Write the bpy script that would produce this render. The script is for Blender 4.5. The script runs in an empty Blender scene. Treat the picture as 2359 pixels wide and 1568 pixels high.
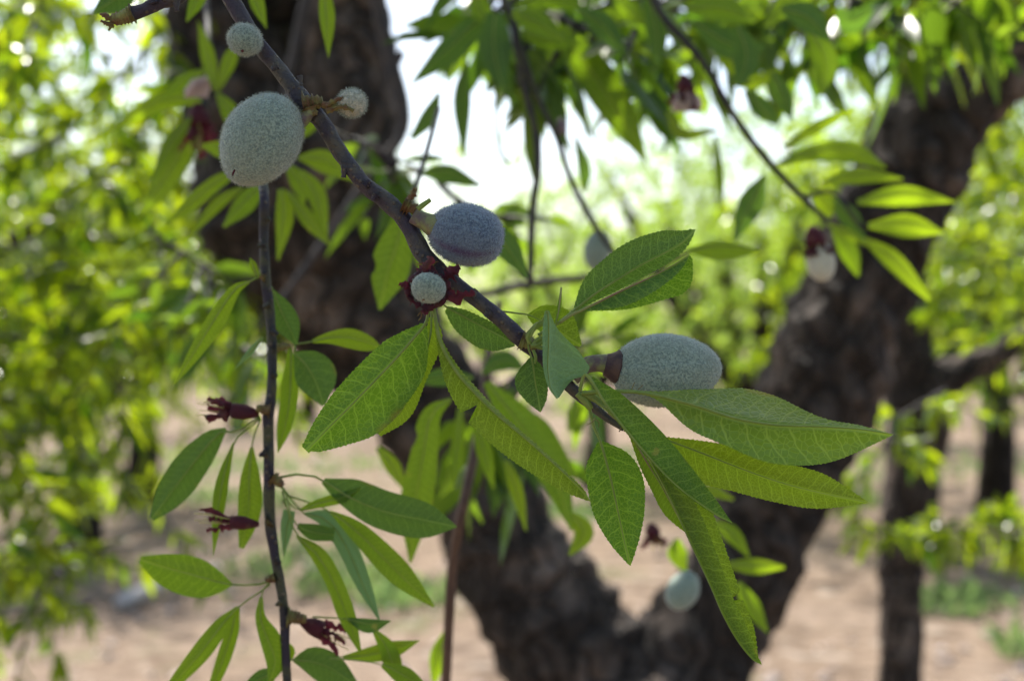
import bpy, math, random
import numpy as np
from mathutils import Vector

S = bpy.context.scene
COL = S.collection
rad = math.radians

# ------------------------------------------------------------------ camera
CAMZ, LENS, SENSOR, FOCUS = 1.5, 50.0, 36.0, 0.49
K = SENSOR / LENS / 2359.0            # metres per unit of frame and metre of depth
cam = bpy.data.cameras.new("camera")
cam.lens, cam.sensor_width, cam.sensor_fit = LENS, SENSOR, 'HORIZONTAL'
cam.clip_start, cam.clip_end = 0.02, 2000
cam.dof.use_dof = True
cam.dof.focus_distance = FOCUS
cam.dof.aperture_fstop = 9.5
cam.dof.aperture_blades = 0
co = bpy.data.objects.new("camera", cam)
co.location = (0, 0, CAMZ)
co.rotation_euler = (rad(90), 0, 0)
COL.objects.link(co)
S.camera = co


def P(x, y, d):
    return np.array([(x - 1179.5) * K * d, d, CAMZ - (y - 784.0) * K * d])


# ------------------------------------------------------------------ object helpers
def tag(o, label=None, cat=None, group=None, kind=None):
    if label: o['label'] = label
    if cat: o['category'] = cat
    if group: o['group'] = group
    if kind: o['kind'] = kind
    return o


def thing(name, loc, label, cat, group=None):
    o = bpy.data.objects.new(name, None)
    o.location = [float(c) for c in loc]
    o.empty_display_size = .02
    COL.objects.link(o)
    return tag(o, label, cat, group)


def root_loc(p):
    while p is not None and p.parent is not None:
        p = p.parent
    return np.array(p.location) if p is not None else np.zeros(3)


class MB:
    """collects vertices and faces of one mesh"""
    def __init__(self):
        self.v, self.f, self.uv, self.r, self.m = [], [], [], [], []

    def add(self, verts, faces, uv=None, r=0.5, mat=0):
        n = len(self.v)
        self.v += [tuple(map(float, q)) for q in verts]
        self.f += [tuple(int(i) + n for i in q) for q in faces]
        self.uv += list(uv) if uv is not None else [(0., 0.)] * len(verts)
        self.r += [r] * len(verts)
        self.m += [mat] * len(faces)

    def build(self, name, mats, parent=None, smooth=True):
        return mesh_obj(name, np.array(self.v), self.f, mats, parent, np.array(self.uv), np.array(self.r), self.m, smooth)


def mesh_obj(name, v, f, mats, parent=None, uv=None, rnd=None, midx=None, smooth=True):
    me = bpy.data.meshes.new(name)
    v = np.asarray(v, float) - root_loc(parent)
    me.from_pydata(v.tolist(), [], f if isinstance(f, list) else f.tolist())
    if not isinstance(mats, (list, tuple)): mats = [mats]
    for m in mats: me.materials.append(m)
    if midx is not None and len(mats) > 1:
        me.polygons.foreach_set('material_index', midx)
    me.polygons.foreach_set('use_smooth', [smooth] * len(me.polygons))
    if uv is not None:
        l = me.uv_layers.new(name="UVMap")
        idx = np.zeros(len(me.loops), int)
        me.loops.foreach_get('vertex_index', idx)
        l.data.foreach_set('uv', np.asarray(uv, np.float32)[idx].ravel())
    if rnd is not None:
        a = me.attributes.new('rnd', 'FLOAT', 'POINT')
        a.data.foreach_set('value', np.asarray(rnd, np.float32))
    me.update()
    o = bpy.data.objects.new(name, me)
    o.parent = parent
    COL.objects.link(o)
    return o


# ------------------------------------------------------------------ curves
def catmull(pts, n):
    """n+1 samples through rows of pts (any dimension)"""
    p = np.asarray(pts, float)
    if len(p) == 2:
        t = np.linspace(0, 1, n + 1)[:, None]
        return p[0] * (1 - t) + p[1] * t
    q = np.vstack([2 * p[0] - p[1], p, 2 * p[-1] - p[-2]])
    seg = np.linalg.norm(np.diff(p[:, :2], axis=0), axis=1) + 1e-9
    cum = np.concatenate([[0], np.cumsum(seg)]); cum /= cum[-1]
    out = []
    for t in np.linspace(0, 1, n + 1):
        i = min(int(np.searchsorted(cum, t, side='right')) - 1, len(p) - 2)
        u = (t - cum[i]) / (cum[i + 1] - cum[i])
        a, b, c, d = q[i], q[i + 1], q[i + 2], q[i + 3]
        out.append(.5 * (2 * b + (c - a) * u + (2 * a - 5 * b + 4 * c - d) * u * u + (3 * b - a - 3 * c + d) * u ** 3))
    return np.array(out)


def interp(vals, t):
    vals = np.asarray(vals, float)
    x = np.linspace(0, 1, len(vals))
    # smooth interpolation
    n = len(vals)
    if n < 3: return np.interp(t, x, vals)
    m = np.gradient(vals)
    k = np.clip((t * (n - 1)).astype(int), 0, n - 2)
    u = t * (n - 1) - k
    h = (2*u**3-3*u**2+1)*vals[k] + (u**3-2*u**2+u)*m[k] + (-2*u**3+3*u**2)*vals[k+1] + (u**3-u**2)*m[k+1]
    return h


def tube(mb, pts, radii, sides=10, lump=0., seed=0, r=0.5, mat=0, cap=True):
    pts = np.asarray(pts, float); n = len(pts)
    radii = np.broadcast_to(np.asarray(radii, float), (n,))
    T = np.gradient(pts, axis=0); T /= np.linalg.norm(T, axis=1)[:, None] + 1e-12
    ref = np.array([0, 1., 0]) if abs(T[0][1]) < .8 else np.array([1., 0, 0])
    N = np.cross(T[0], ref); N /= np.linalg.norm(N)
    rs = np.random.RandomState(seed)
    ph = rs.rand(8) * 6.28
    vs, uv = [], []
    ang = np.linspace(0, 2 * math.pi, sides, endpoint=False)
    L = 0
    for i in range(n):
        N = N - T[i] * np.dot(N, T[i]); N /= np.linalg.norm(N)
        B = np.cross(T[i], N)
        if i: L += np.linalg.norm(pts[i] - pts[i - 1])
        for j, a in enumerate(ang):
            k = 1.
            if lump:
                k += lump * (.5 * math.sin(3 * a + ph[0] + i * .31) + .35 * math.sin(5 * a + ph[1] - i * .47) + .4 * math.sin(2 * a + ph[2] + i * .83)
                             + .3 * math.sin(7 * a + ph[3] + i * 1.3) + .35 * (rs.rand() - .5))
            vs.append(pts[i] + (N * math.cos(a) + B * math.sin(a)) * radii[i] * k)
            uv.append((j / sides, L))
    fs = []
    for i in range(n - 1):
        for j in range(sides):
            k = (j + 1) % sides
            fs.append((i * sides + j, i * sides + k, (i + 1) * sides + k, (i + 1) * sides + j))
    if cap:
        fs.append(tuple(range(sides - 1, -1, -1)))
        fs.append(tuple((n - 1) * sides + j for j in range(sides)))
    mb.add(vs, fs, uv, r, mat)


def ptube(mb, pix, d, sides=10, n=None, lump=0., seed=0, mat=0, r=.5):
    """tube through (x, y, radius[, d]) points given in frame units"""
    rows = [(q[0], q[1], q[2], q[3] if len(q) > 3 else d) for q in pix]
    n = n or max(3, 6 * (len(rows) - 1))
    c = catmull(rows, n)
    tube(mb, [P(a[0], a[1], a[3]) for a in c], [max(a[2], .3) * K * a[3] for a in c], sides, lump, seed, r, mat)


# ------------------------------------------------------------------ materials
def mat(name):
    m = bpy.data.materials.new(name); m.use_nodes = True
    nt = m.node_tree; nt.nodes.clear()
    out = nt.nodes.new('ShaderNodeOutputMaterial')
    return m, nt, out


def nd(nt, t, **kw):
    n = nt.nodes.new(t)
    for k, v in kw.items():
        if k.startswith('i_'):
            key = k[2:]
            n.inputs[int(key) if key.isdigit() else key.replace('_', ' ')].default_value = v
        else: setattr(n, k, v)
    return n


def mth(nt, op, a, b=None, c=None):
    n = nt.nodes.new('ShaderNodeMath'); n.operation = op
    for i, x in enumerate((a, b, c)):
        if x is None: continue
        if isinstance(x, (int, float)): n.inputs[i].default_value = x
        else: nt.links.new(x, n.inputs[i])
    return n.outputs[0]


def mixc(nt, fac, a, b):
    n = nt.nodes.new('ShaderNodeMix'); n.data_type = 'RGBA'
    for s, x in ((n.inputs[0], fac), (n.inputs[6], a), (n.inputs[7], b)):
        if isinstance(x, (int, float)): s.default_value = x
        elif isinstance(x, tuple): s.default_value = (*x, 1) if len(x) == 3 else x
        else: nt.links.new(x, s)
    return n.outputs[2]


def ramp(nt, fac, lo, hi):
    n = nt.nodes.new('ShaderNodeMapRange'); n.interpolation_type = 'SMOOTHSTEP'
    n.inputs[1].default_value, n.inputs[2].default_value = lo, hi
    nt.links.new(fac, n.inputs[0])
    return n.outputs[0]


def noise(nt, scale, detail=3, coord='Object', dist=0., rough=.55):
    tc = nd(nt, 'ShaderNodeTexCoord')
    n = nd(nt, 'ShaderNodeTexNoise', i_Scale=scale, i_Detail=detail, i_Distortion=dist, i_Roughness=rough)
    nt.links.new(tc.outputs[coord], n.inputs['Vector'])
    return n.outputs['Fac']


def bump(nt, h, strength, dist):
    b = nd(nt, 'ShaderNodeBump', i_Strength=strength, i_Distance=dist)
    nt.links.new(h, b.inputs['Height'])
    return b.outputs[0]


def leaf_material(name, top, under, trans, vein, tfac=.42, veins=True, rough=.36, spots=True, rndcol=None):
    m, nt, out = mat(name)
    geo = nd(nt, 'ShaderNodeNewGeometry')
    base = mixc(nt, geo.outputs['Backfacing'], top, under)
    at = nd(nt, 'ShaderNodeAttribute', attribute_name='rnd')
    rv = at.outputs['Fac']
    n1 = noise(nt, 60, 3)
    base = mixc(nt, mth(nt, 'MULTIPLY', ramp(nt, n1, .35, .75), .45), base, tuple(c * k for c, k in zip(top, (1.7, 1.35, .9))))
    tcol = mixc(nt, rv, trans, tuple(c * k for c, k in zip(trans, rndcol or (.62, .78, .8))))
    base = mixc(nt, mth(nt, 'MULTIPLY', rv, .5), base, tuple(c * k for c, k in zip(top, (.6, .75, .8))))
    norm = None
    if veins:
        uvn = nd(nt, 'ShaderNodeUVMap')
        sp = nd(nt, 'ShaderNodeSeparateXYZ'); nt.links.new(uvn.outputs[0], sp.inputs[0])
        u, v = sp.outputs[0], sp.outputs[1]
        av = mth(nt, 'ABSOLUTE', v)
        dn = nd(nt, 'ShaderNodeTexNoise', i_Scale=2.2, i_Detail=2); nt.links.new(uvn.outputs[0], dn.inputs['Vector'])
        q = mth(nt, 'SUBTRACT', u, mth(nt, 'MULTIPLY', mth(nt, 'POWER', av, 1.25), .62))
        q = mth(nt, 'ADD', q, mth(nt, 'MULTIPLY', dn.outputs['Fac'], .30))
        sgn = mth(nt, 'MULTIPLY', mth(nt, 'SIGN', v), .11)
        fr = mth(nt, 'ABSOLUTE', mth(nt, 'SUBTRACT', mth(nt, 'FRACT', mth(nt, 'DIVIDE', mth(nt, 'ADD', q, sgn), .40)), .5))
        sec = ramp(nt, fr, .075, .02)
        sec = mth(nt, 'MULTIPLY', sec, ramp(nt, av, 1.02, .7))
        mid = ramp(nt, av, .075, .03)
        vo = nd(nt, 'ShaderNodeTexVoronoi', feature='DISTANCE_TO_EDGE', i_Scale=8.5)
        nt.links.new(uvn.outputs[0], vo.inputs['Vector'])
        ter = mth(nt, 'MULTIPLY', ramp(nt, vo.outputs['Distance'], .085, .02), .52)
        vm = mth(nt, 'MAXIMUM', mth(nt, 'MAXIMUM', mth(nt, 'MULTIPLY', sec, .75), mid), ter)
        base = mixc(nt, mth(nt, 'MULTIPLY', vm, .7), base, vein)
        tcol = mixc(nt, mth(nt, 'MULTIPLY', vm, .5), tcol, tuple(min(1, c * 1.7) for c in trans))
        h = mth(nt, 'SUBTRACT', mth(nt, 'MULTIPLY', ramp(nt, vo.outputs['Distance'], .0, .3), .5), vm)
        norm = bump(nt, h, .5, .0005)
        if spots:
            ns = noise(nt, 140, 2); n2 = noise(nt, 33, 2)
            sm = mth(nt, 'MULTIPLY', ramp(nt, ns, .68, .74), ramp(nt, n2, .5, .66))
            base = mixc(nt, sm, base, (.30, .22, .06))
            edge = mth(nt, 'MULTIPLY', ramp(nt, av, .80, 1.0), ramp(nt, noise(nt, 75, 2), .55, .68))
            base = mixc(nt, edge, base, (.20, .12, .03))
    pr = nd(nt, 'ShaderNodeBsdfPrincipled', i_Roughness=rough)
    pr.inputs['Specular IOR Level'].default_value = .38
    nt.links.new(base, pr.inputs['Base Color'])
    tr = nd(nt, 'ShaderNodeBsdfTranslucent'); nt.links.new(tcol, tr.inputs['Color'])
    if norm: nt.links.new(norm, pr.inputs['Normal'])
    ms = nd(nt, 'ShaderNodeMixShader', i_0=tfac)
    nt.links.new(pr.outputs[0], ms.inputs[1]); nt.links.new(tr.outputs[0], ms.inputs[2])
    nt.links.new(ms.outputs[0], out.inputs[0])
    return m


def simple_mat(name, cols, scale, rough=.6, bscale=None, bstr=.3, bdist=.0005, detail=4, sheen=0., spec=.4, lo=.35, hi=.65, trans=None):
    m, nt, out = mat(name)
    n = noise(nt, scale, detail)
    c = mixc(nt, ramp(nt, n, lo, hi), cols[0], cols[1])
    if len(cols) > 2:
        n2 = noise(nt, scale * .37, 3)
        c = mixc(nt, ramp(nt, n2, .52, .68), c, cols[2])
    pr = nd(nt, 'ShaderNodeBsdfPrincipled', i_Roughness=rough)
    pr.inputs['Specular IOR Level'].default_value = spec
    nt.links.new(c, pr.inputs['Base Color'])
    if sheen:
        pr.inputs['Sheen Weight'].default_value = sheen
        pr.inputs['Sheen Roughness'].default_value = .5
    nt.links.new(bump(nt, noise(nt, bscale or scale * 2, 5), bstr, bdist), pr.inputs['Normal'])
    sh = pr.outputs[0]
    if trans:
        tr = nd(nt, 'ShaderNodeBsdfTranslucent'); tr.inputs[0].default_value = (*trans, 1)
        ms = nd(nt, 'ShaderNodeMixShader', i_0=.35)
        nt.links.new(sh, ms.inputs[1]); nt.links.new(tr.outputs[0], ms.inputs[2]); sh = ms.outputs[0]
    nt.links.new(sh, out.inputs[0])
    return m


TR = (.27, .50, .012)
M_LEAF = leaf_material('leaf_green', (.030, .092, .010), (.06, .135, .03), TR, (.30, .40, .07), tfac=.40)
M_OLIVE = leaf_material('leaf_olive', (.062, .095, .006), (.08, .13, .02), (.36, .54, .012), (.30, .37, .06), tfac=.44)
M_DARK = leaf_material('leaf_deep_green', (.020, .065, .015), (.06, .12, .04), (.22, .40, .03), (.20, .33, .08), tfac=.34)
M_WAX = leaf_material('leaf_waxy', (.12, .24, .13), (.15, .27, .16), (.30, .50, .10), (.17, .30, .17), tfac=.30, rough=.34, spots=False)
M_SHEEN = leaf_material('leaf_painted_sheen', (.048, .130, .026), (.07, .14, .04), (.38, .56, .012), (.24, .32, .10), tfac=.38, rough=.30)  # paler leaf colour stands in for sky sheen on the largest leaf
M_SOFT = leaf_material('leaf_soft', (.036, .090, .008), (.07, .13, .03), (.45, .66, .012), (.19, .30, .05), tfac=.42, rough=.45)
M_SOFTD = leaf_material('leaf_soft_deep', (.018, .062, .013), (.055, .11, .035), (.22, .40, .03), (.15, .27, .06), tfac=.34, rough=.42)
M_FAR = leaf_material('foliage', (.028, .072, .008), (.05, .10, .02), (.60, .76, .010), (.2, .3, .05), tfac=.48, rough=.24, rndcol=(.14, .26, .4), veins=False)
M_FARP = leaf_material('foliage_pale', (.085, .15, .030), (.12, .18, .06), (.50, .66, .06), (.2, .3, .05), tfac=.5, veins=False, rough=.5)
M_RIB = simple_mat('leaf_rib', ((.20, .28, .06), (.28, .35, .09)), 300, .5, trans=(.4, .5, .08))
M_RIBP = simple_mat('leaf_rib_flushed', ((.20, .22, .06), (.24, .13, .09)), 90, .5)
def twig_material(name, a, b, c, sc=1.):
    m, nt, out = mat(name)
    n = noise(nt, 170 * sc, 4); n2 = noise(nt, 45 * sc, 3); n3 = noise(nt, 1100 * sc, 3)
    col = mixc(nt, ramp(nt, n, .38, .62), a, b)
    col = mixc(nt, ramp(nt, n2, .46, .60), col, c)
    tc = nd(nt, 'ShaderNodeTexCoord')
    vo = nd(nt, 'ShaderNodeTexVoronoi', i_Scale=330 * sc); nt.links.new(tc.outputs['Object'], vo.inputs['Vector'])
    dot = ramp(nt, vo.outputs['Distance'], .30, .16)
    col = mixc(nt, mth(nt, 'MULTIPLY', dot, .55), col, (.15, .115, .075))
    col = mixc(nt, mth(nt, 'MULTIPLY', ramp(nt, n3, .5, .7), .5), col, tuple(x * .45 for x in a))
    h = mth(nt, 'ADD', mth(nt, 'MULTIPLY', dot, .8), mth(nt, 'ADD', n3, n))
    pr = nd(nt, 'ShaderNodeBsdfPrincipled', i_Roughness=.62)
    pr.inputs['Specular IOR Level'].default_value = .35
    nt.links.new(col, pr.inputs['Base Color']); nt.links.new(bump(nt, h, .8, .0007), pr.inputs['Normal'])
    nt.links.new(pr.outputs[0], out.inputs[0])
    return m


M_TWIG = twig_material('twig_bark', (.044, .042, .048), (.080, .070, .052), (.036, .027, .042))
M_TWIG2 = twig_material('twig_bark_green', (.026, .026, .028), (.060, .060, .026), (.024, .016, .028), .8)
M_TWIG3 = simple_mat('twig_bark_brown', ((.07, .032, .018), (.11, .055, .03)), 120, .6)
M_BUD = simple_mat('bud_scale', ((.17, .15, .04), (.13, .06, .025), (.24, .24, .07)), 330, .65, 1200, .8, .0008)
M_STALK = simple_mat('fruit_stalk', ((.20, .22, .08), (.11, .075, .075), (.20, .12, .06)), 260, .6, 900, .6, .0006)
M_CRIM = simple_mat('dry_calyx', ((.085, .012, .022), (.045, .012, .024), (.15, .065, .045)), 380, .6, 1400, .9, .001, trans=(.35, .03, .06))
M_COLLAR = simple_mat('calyx_collar', ((.040, .020, .026), (.085, .045, .035)), 300, .6)
M_PETAL = simple_mat('dry_petal', ((.50, .34, .34), (.62, .52, .46)), 200, .7, trans=(.6, .45, .42))
M_STAMEN = simple_mat('stamen', ((.55, .50, .16), (.62, .58, .25)), 200, .6, trans=(.6, .6, .2))


def almond_material(name, dark, light, tint=None):
    m, nt, out = mat(name)
    n = noise(nt, 1350, 3, rough=.7)
    c = mixc(nt, ramp(nt, n, .36, .62), dark, light)
    n2 = noise(nt, 70, 3)
    c = mixc(nt, mth(nt, 'MULTIPLY', ramp(nt, n2, .4, .7), .35), c, tuple(a * k for a, k in zip(light, (.85, .8, .75))))
    if tint:
        at = nd(nt, 'ShaderNodeAttribute', attribute_name='rnd')
        c = mixc(nt, at.outputs['Fac'], c, tint)
    pr = nd(nt, 'ShaderNodeBsdfPrincipled', i_Roughness=.85)
    pr.inputs['Specular IOR Level'].default_value = .11
    pr.inputs['Sheen Weight'].default_value = .5
    pr.inputs['Sheen Roughness'].default_value = .55
    nt.links.new(c, pr.inputs['Base Color'])
    nt.links.new(bump(nt, n, .6, .0006), pr.inputs['Normal'])
    nt.links.new(pr.outputs[0], out.inputs[0])
    return m


M_ALM = almond_material('almond_velvet', (.105, .152, .134), (.28, .35, .28))
M_ALMB = almond_material('almond_velvet_purple', (.045, .072, .115), (.165, .23, .28), (.055, .022, .075))
M_ALMW = almond_material('almond_velvet_pale', (.34, .34, .25), (.56, .54, .43))
M_FUZZ, nt_, out_ = mat('fuzz')
_d = nd(nt_, 'ShaderNodeBsdfDiffuse'); _d.inputs[0].default_value = (.29, .345, .29, 1)
_t = nd(nt_, 'ShaderNodeBsdfTranslucent'); _t.inputs[0].default_value = (.46, .47, .42, 1)
_m = nd(nt_, 'ShaderNodeMixShader', i_0=.5)
nt_.links.new(_d.outputs[0], _m.inputs[1]); nt_.links.new(_t.outputs[0], _m.inputs[2]); nt_.links.new(_m.outputs[0], out_.inputs[0])


M_FUZZB = M_FUZZ.copy(); M_FUZZB.name = 'fuzz_bluish'
for _n in M_FUZZB.node_tree.nodes:
    if _n.type == 'BSDF_DIFFUSE': _n.inputs[0].default_value = (.23, .28, .36, 1)
    if _n.type == 'BSDF_TRANSLUCENT': _n.inputs[0].default_value = (.36, .40, .46, 1)


def bark_material(name, a, b, c, sc=1.):
    m, nt, out = mat(name)
    tc = nd(nt, 'ShaderNodeTexCoord')
    mp = nd(nt, 'ShaderNodeMapping'); mp.inputs['Scale'].default_value = (1, 1, .30)
    wn = nd(nt, 'ShaderNodeTexNoise', i_Scale=9 * sc, i_Detail=4); nt.links.new(tc.outputs['Object'], wn.inputs['Vector'])
    wv = nd(nt, 'ShaderNodeVectorMath', operation='MULTIPLY_ADD'); nt.links.new(wn.outputs['Color'], wv.inputs[0])
    wv.inputs[1].default_value = (.16, .16, .16); nt.links.new(tc.outputs['Object'], wv.inputs[2])
    nt.links.new(wv.outputs[0], mp.inputs[0])
    n = nd(nt, 'ShaderNodeTexNoise', i_Scale=22 * sc, i_Detail=7, i_Roughness=.65, i_Distortion=.6)
    nt.links.new(mp.outputs[0], n.inputs['Vector'])
    vo = nd(nt, 'ShaderNodeTexVoronoi', feature='DISTANCE_TO_EDGE', i_Scale=21 * sc, i_Randomness=1.)
    nt.links.new(mp.outputs[0], vo.inputs['Vector'])
    n2 = noise(nt, 7 * sc, 4)
    col = mixc(nt, ramp(nt, n.outputs['Fac'], .35, .68), a, b)
    col = mixc(nt, mth(nt, 'MULTIPLY', ramp(nt, n2, .5, .7), .8), col, c)
    col = mixc(nt, ramp(nt, vo.outputs['Distance'], .10, .0), col, tuple(x * .4 for x in a))
    h = mth(nt, 'ADD', mth(nt, 'MULTIPLY', ramp(nt, vo.outputs['Distance'], 0, .25), .7), n.outputs['Fac'])
    pr = nd(nt, 'ShaderNodeBsdfPrincipled', i_Roughness=.85)
    pr.inputs['Specular IOR Level'].default_value = .25
    nt.links.new(col, pr.inputs['Base Color'])
    nt.links.new(bump(nt, h, 1., .03 / sc), pr.inputs['Normal'])
    nt.links.new(pr.outputs[0], out.inputs[0])
    return m


M_BARK = bark_material('trunk_bark', (.036, .028, .023), (.115, .088, .072), (.28, .215, .175))
M_BARK2 = bark_material('trunk_bark_far', (.020, .015, .013), (.05, .037, .03), (.07, .053, .045))
M_LIMB = simple_mat('limb_bark', ((.045, .043, .048), (.070, .060, .058)), 40, .85, 160, .6, .003)


# ------------------------------------------------------------------ leaves modelled one by one
def leaf(parent, mid, wl, wr, d, m, kl=.25, kr=.25, pet=None, detail=1, rib=None, seed=0, rnd=None, teeth=0., wav=.05,
         bulge=.12, notch=(), ribr=2.2, flip=False, label=None, name='leaf', hole=None):
    """mid: midrib (x, y[, depth offset in frame units]); wl, wr: seen half widths left and right of the way of travel
    (negative = that half is folded over to the other side); kl, kr: how far each half leans away per width"""
    rs = np.random.RandomState(seed + 17)
    rows = [(q[0], q[1], q[2] if len(q) > 2 else 0.) for q in mid]
    L = sum(math.hypot(rows[i + 1][0] - rows[i][0], rows[i + 1][1] - rows[i][1]) for i in range(len(rows) - 1))
    n = int(max(10, L / (2.4 if detail else 14)))
    c = catmull(rows, n)
    t = np.linspace(0, 1, n + 1)
    # widths are listed along the midrib points: interpolate on true arc position
    seg = np.array([math.hypot(rows[i + 1][0] - rows[i][0], rows[i + 1][1] - rows[i][1]) for i in range(len(rows) - 1)])
    cum = np.concatenate([[0], np.cumsum(seg)]) / max(L, 1e-6)
    tt = np.interp(t, cum, np.linspace(0, 1, len(rows)))
    W = []
    for w in (wl, wr):
        w = list(w)
        if len(w) == len(rows): a = interp(w, tt)
        else: a = interp(w, t)
        W.append(a)
    Tn = np.gradient(c[:, :2], axis=0); Tn /= np.linalg.norm(Tn, axis=1)[:, None] + 1e-9
    perp = np.stack([Tn[:, 1], -Tn[:, 0]], 1)          # left of travel
    cols = 6 if detail else 3
    ph = rs.rand(4) * 6.28
    wmax = max(np.abs(W[0]).max() * math.hypot(1, kl), np.abs(W[1]).max() * math.hypot(1, kr), 1.)
    pxd = K * d                                         # metres per frame unit here
    vs, uv = [], []
    npl = 2 * cols + 1
    for i in range(n + 1):
        for j in range(npl):
            s = (j - cols) / cols
            side = 0 if s < 0 else 1
            w, k = (W[0][i], kl) if side == 0 else (W[1][i], kr)
            a = abs(s)
            if a > .99 and teeth and 0 < i < n:
                fr = (t[i] * L / 10.5 + (.5 if side else 0)) % 1
                w = w + math.copysign(teeth * 1.55 * (fr ** 1.5 - .25) * (1 + .5 * (rs.rand() - .5)), w) if abs(w) > 3 else w
            for (nt0, nw, nd_, ns) in notch:            # (t, half width in t, depth 0..1, side)
                if ns == side and abs(t[i] - nt0) < nw:
                    w = w * (1 - nd_ * (1 - abs(t[i] - nt0) / nw))
            sg = 1 if side == 0 else -1
            off = w * a * sg
            x = c[i, 0] + perp[i, 0] * off; y = c[i, 1] + perp[i, 1] * off
            dep = c[i, 2] + abs(w) * a * k + bulge * abs(w) * math.sin(a * math.pi) \
                + wav * abs(w) * a * (math.sin(t[i] * 9 + ph[0] + side * 2) + .6 * math.sin(t[i] * 21 + ph[1] + side))
            vs.append(P(x, y, d + dep * pxd))
            uv.append((t[i] * L / wmax, (-1 if side == 0 else 1) * a * abs(w) * math.hypot(1, k) / wmax))
    fs = []
    for i in range(n):
        for j in range(npl - 1):
            q = (i * npl + j, i * npl + j + 1, (i + 1) * npl + j + 1, (i + 1) * npl + j)
            fs.append(q[::-1] if flip else q)
    r = rs.rand() if rnd is None else rnd
    o = mesh_obj(name, np.array(vs), fs, m, parent, np.array(uv), np.full(len(vs), r))
    if label: o['label'] = label
    mb = MB()
    row = [(*q, 1) for q in ([(p[0], p[1], p[2] if len(p) > 2 else rows[0][2]) for p in (pet or [])])]
    allp = row + [(*q[:3], 0) for q in rows]
    cc = catmull([q[:3] for q in allp], max(8, int(n * .6)) if detail else 10)
    tr = np.linspace(0, 1, len(cc))
    rr = ribr * (1.15 - 1.0 * tr)
    tube(mb, [P(q[0], q[1], d + (q[2] - ribr * .35) * pxd) for q in cc], np.maximum(rr, .35) * pxd, 6 if detail else 5)
    mb.build('leaf_stalk', rib or M_RIB, o)
    return o


# ------------------------------------------------------------------ almonds
def almond(parent, base, tip, width, d, m, dd=0., egg=.12, flat=.88, hairs=5000, hair_len=7., name='almond', label=None, nib=0., seed=0, tintf=None, pw=1.):
    rs = np.random.RandomState(seed + 5)
    a, b = P(*base, d), P(*tip, d + dd * K * d)
    ax = b - a; L = np.linalg.norm(ax); ax /= L
    view = np.array([0, 1., 0])
    e1 = np.cross(ax, view)
    if np.linalg.norm(e1) < .05: e1 = np.array([1., 0, 0])
    e1 -= ax * np.dot(e1, ax); e1 /= np.linalg.norm(e1)
    e2 = np.cross(ax, e1)
    R = width * .5 * K * d
    nr, ns = 44, 56

    def surf(th, ph):
        t = (1 - math.cos(th)) / 2
        r = R * (max(math.sin(th), 0) ** pw) * (1 - egg * math.cos(th) * .8)
        g = 1 - .045 * math.exp(-((ph - 1.25) / .10) ** 2) + .012 * math.sin(3 * ph + th * 2 + seed) + .01 * math.sin(5 * th + 2 * ph)
        p = a + ax * (t * L)
        if nib and t > .93: p = p + ax * nib * K * d * ((t - .93) / .07) ** 2
        return p + (e1 * math.cos(ph) + e2 * math.sin(ph) * flat) * r * g
    vs, rn = [], []
    for i in range(nr + 1):
        th = math.pi * i / nr
        for j in range(ns):
            ph = -math.pi + 2 * math.pi * j / ns
            vs.append(surf(max(1e-3, min(th, math.pi - 1e-3)), ph))
            rn.append(tintf(th, ph) if tintf else 0.)
    fs = []
    for i in range(nr):
        for j in range(ns):
            k = (j + 1) % ns
            fs.append((i * ns + j, (i + 1) * ns + j, (i + 1) * ns + k, i * ns + k))
    fs.append(tuple(range(ns))); fs.append(tuple(nr * ns + j for j in range(ns - 1, -1, -1)))
    o = mesh_obj(name, np.array(vs), fs, m, parent, None, np.array(rn))
    if label: o['label'] = label
    if hairs:
        hv, hf = [], []
        px = K * d
        cen = (a + b) / 2
        for q in range(hairs):
            th = math.acos(1 - 2 * rs.rand()); ph = (rs.rand() * 2 - 1) * math.pi
            p = surf(th, ph)
            p1 = surf(min(th + .02, math.pi), ph); p2 = surf(th, ph + .02)
            nn = np.cross(p1 - p, p2 - p); l = np.linalg.norm(nn)
            if l < 1e-14: continue
            nn /= l
            if np.dot(nn, p - cen) < 0: nn = -nn
            dirv = nn + rs.normal(0, .38, 3) + np.array([0, 0, -.1]); dirv /= np.linalg.norm(dirv)
            s = np.cross(dirv, rs.normal(0, 1, 3)); s /= np.linalg.norm(s) + 1e-9
            ln = hair_len * px * (.45 + .75 * rs.rand()); w = .42 * px
            k = p + dirv * ln * .55; e = p + dirv * ln + rs.normal(0, .12, 3) * ln
            n0 = len(hv)
            hv += [p - s * w, p + s * w, k + s * w * .7, k - s * w * .7, e]
            hf += [(n0, n0 + 1, n0 + 2, n0 + 3), (n0 + 3, n0 + 2, n0 + 4)]
        tag(mesh_obj('fuzz', np.array(hv), hf, M_FUZZB if m is M_ALMB else M_FUZZ, o), kind='stuff')
    return o


def bud(mb, x, y, d, dx, dy, ln, r, seed=0, rings=5):
    """a scaly spur: short ringed cone leaving the twig"""
    rs = np.random.RandomState(seed)
    n = rings * 3
    c = [(x + dx * ln * i / n, y + dy * ln * i / n, r * (1.1 - .55 * i / n) * (1 + .22 * (1 if i % 3 == 0 else -.3)) * (1 + .1 * rs.randn())) for i in range(n + 1)]
    tube(mb, [P(q[0], q[1], d) for q in c], [max(q[2], .5) * K * d for q in c], 12, .16, seed)


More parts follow.
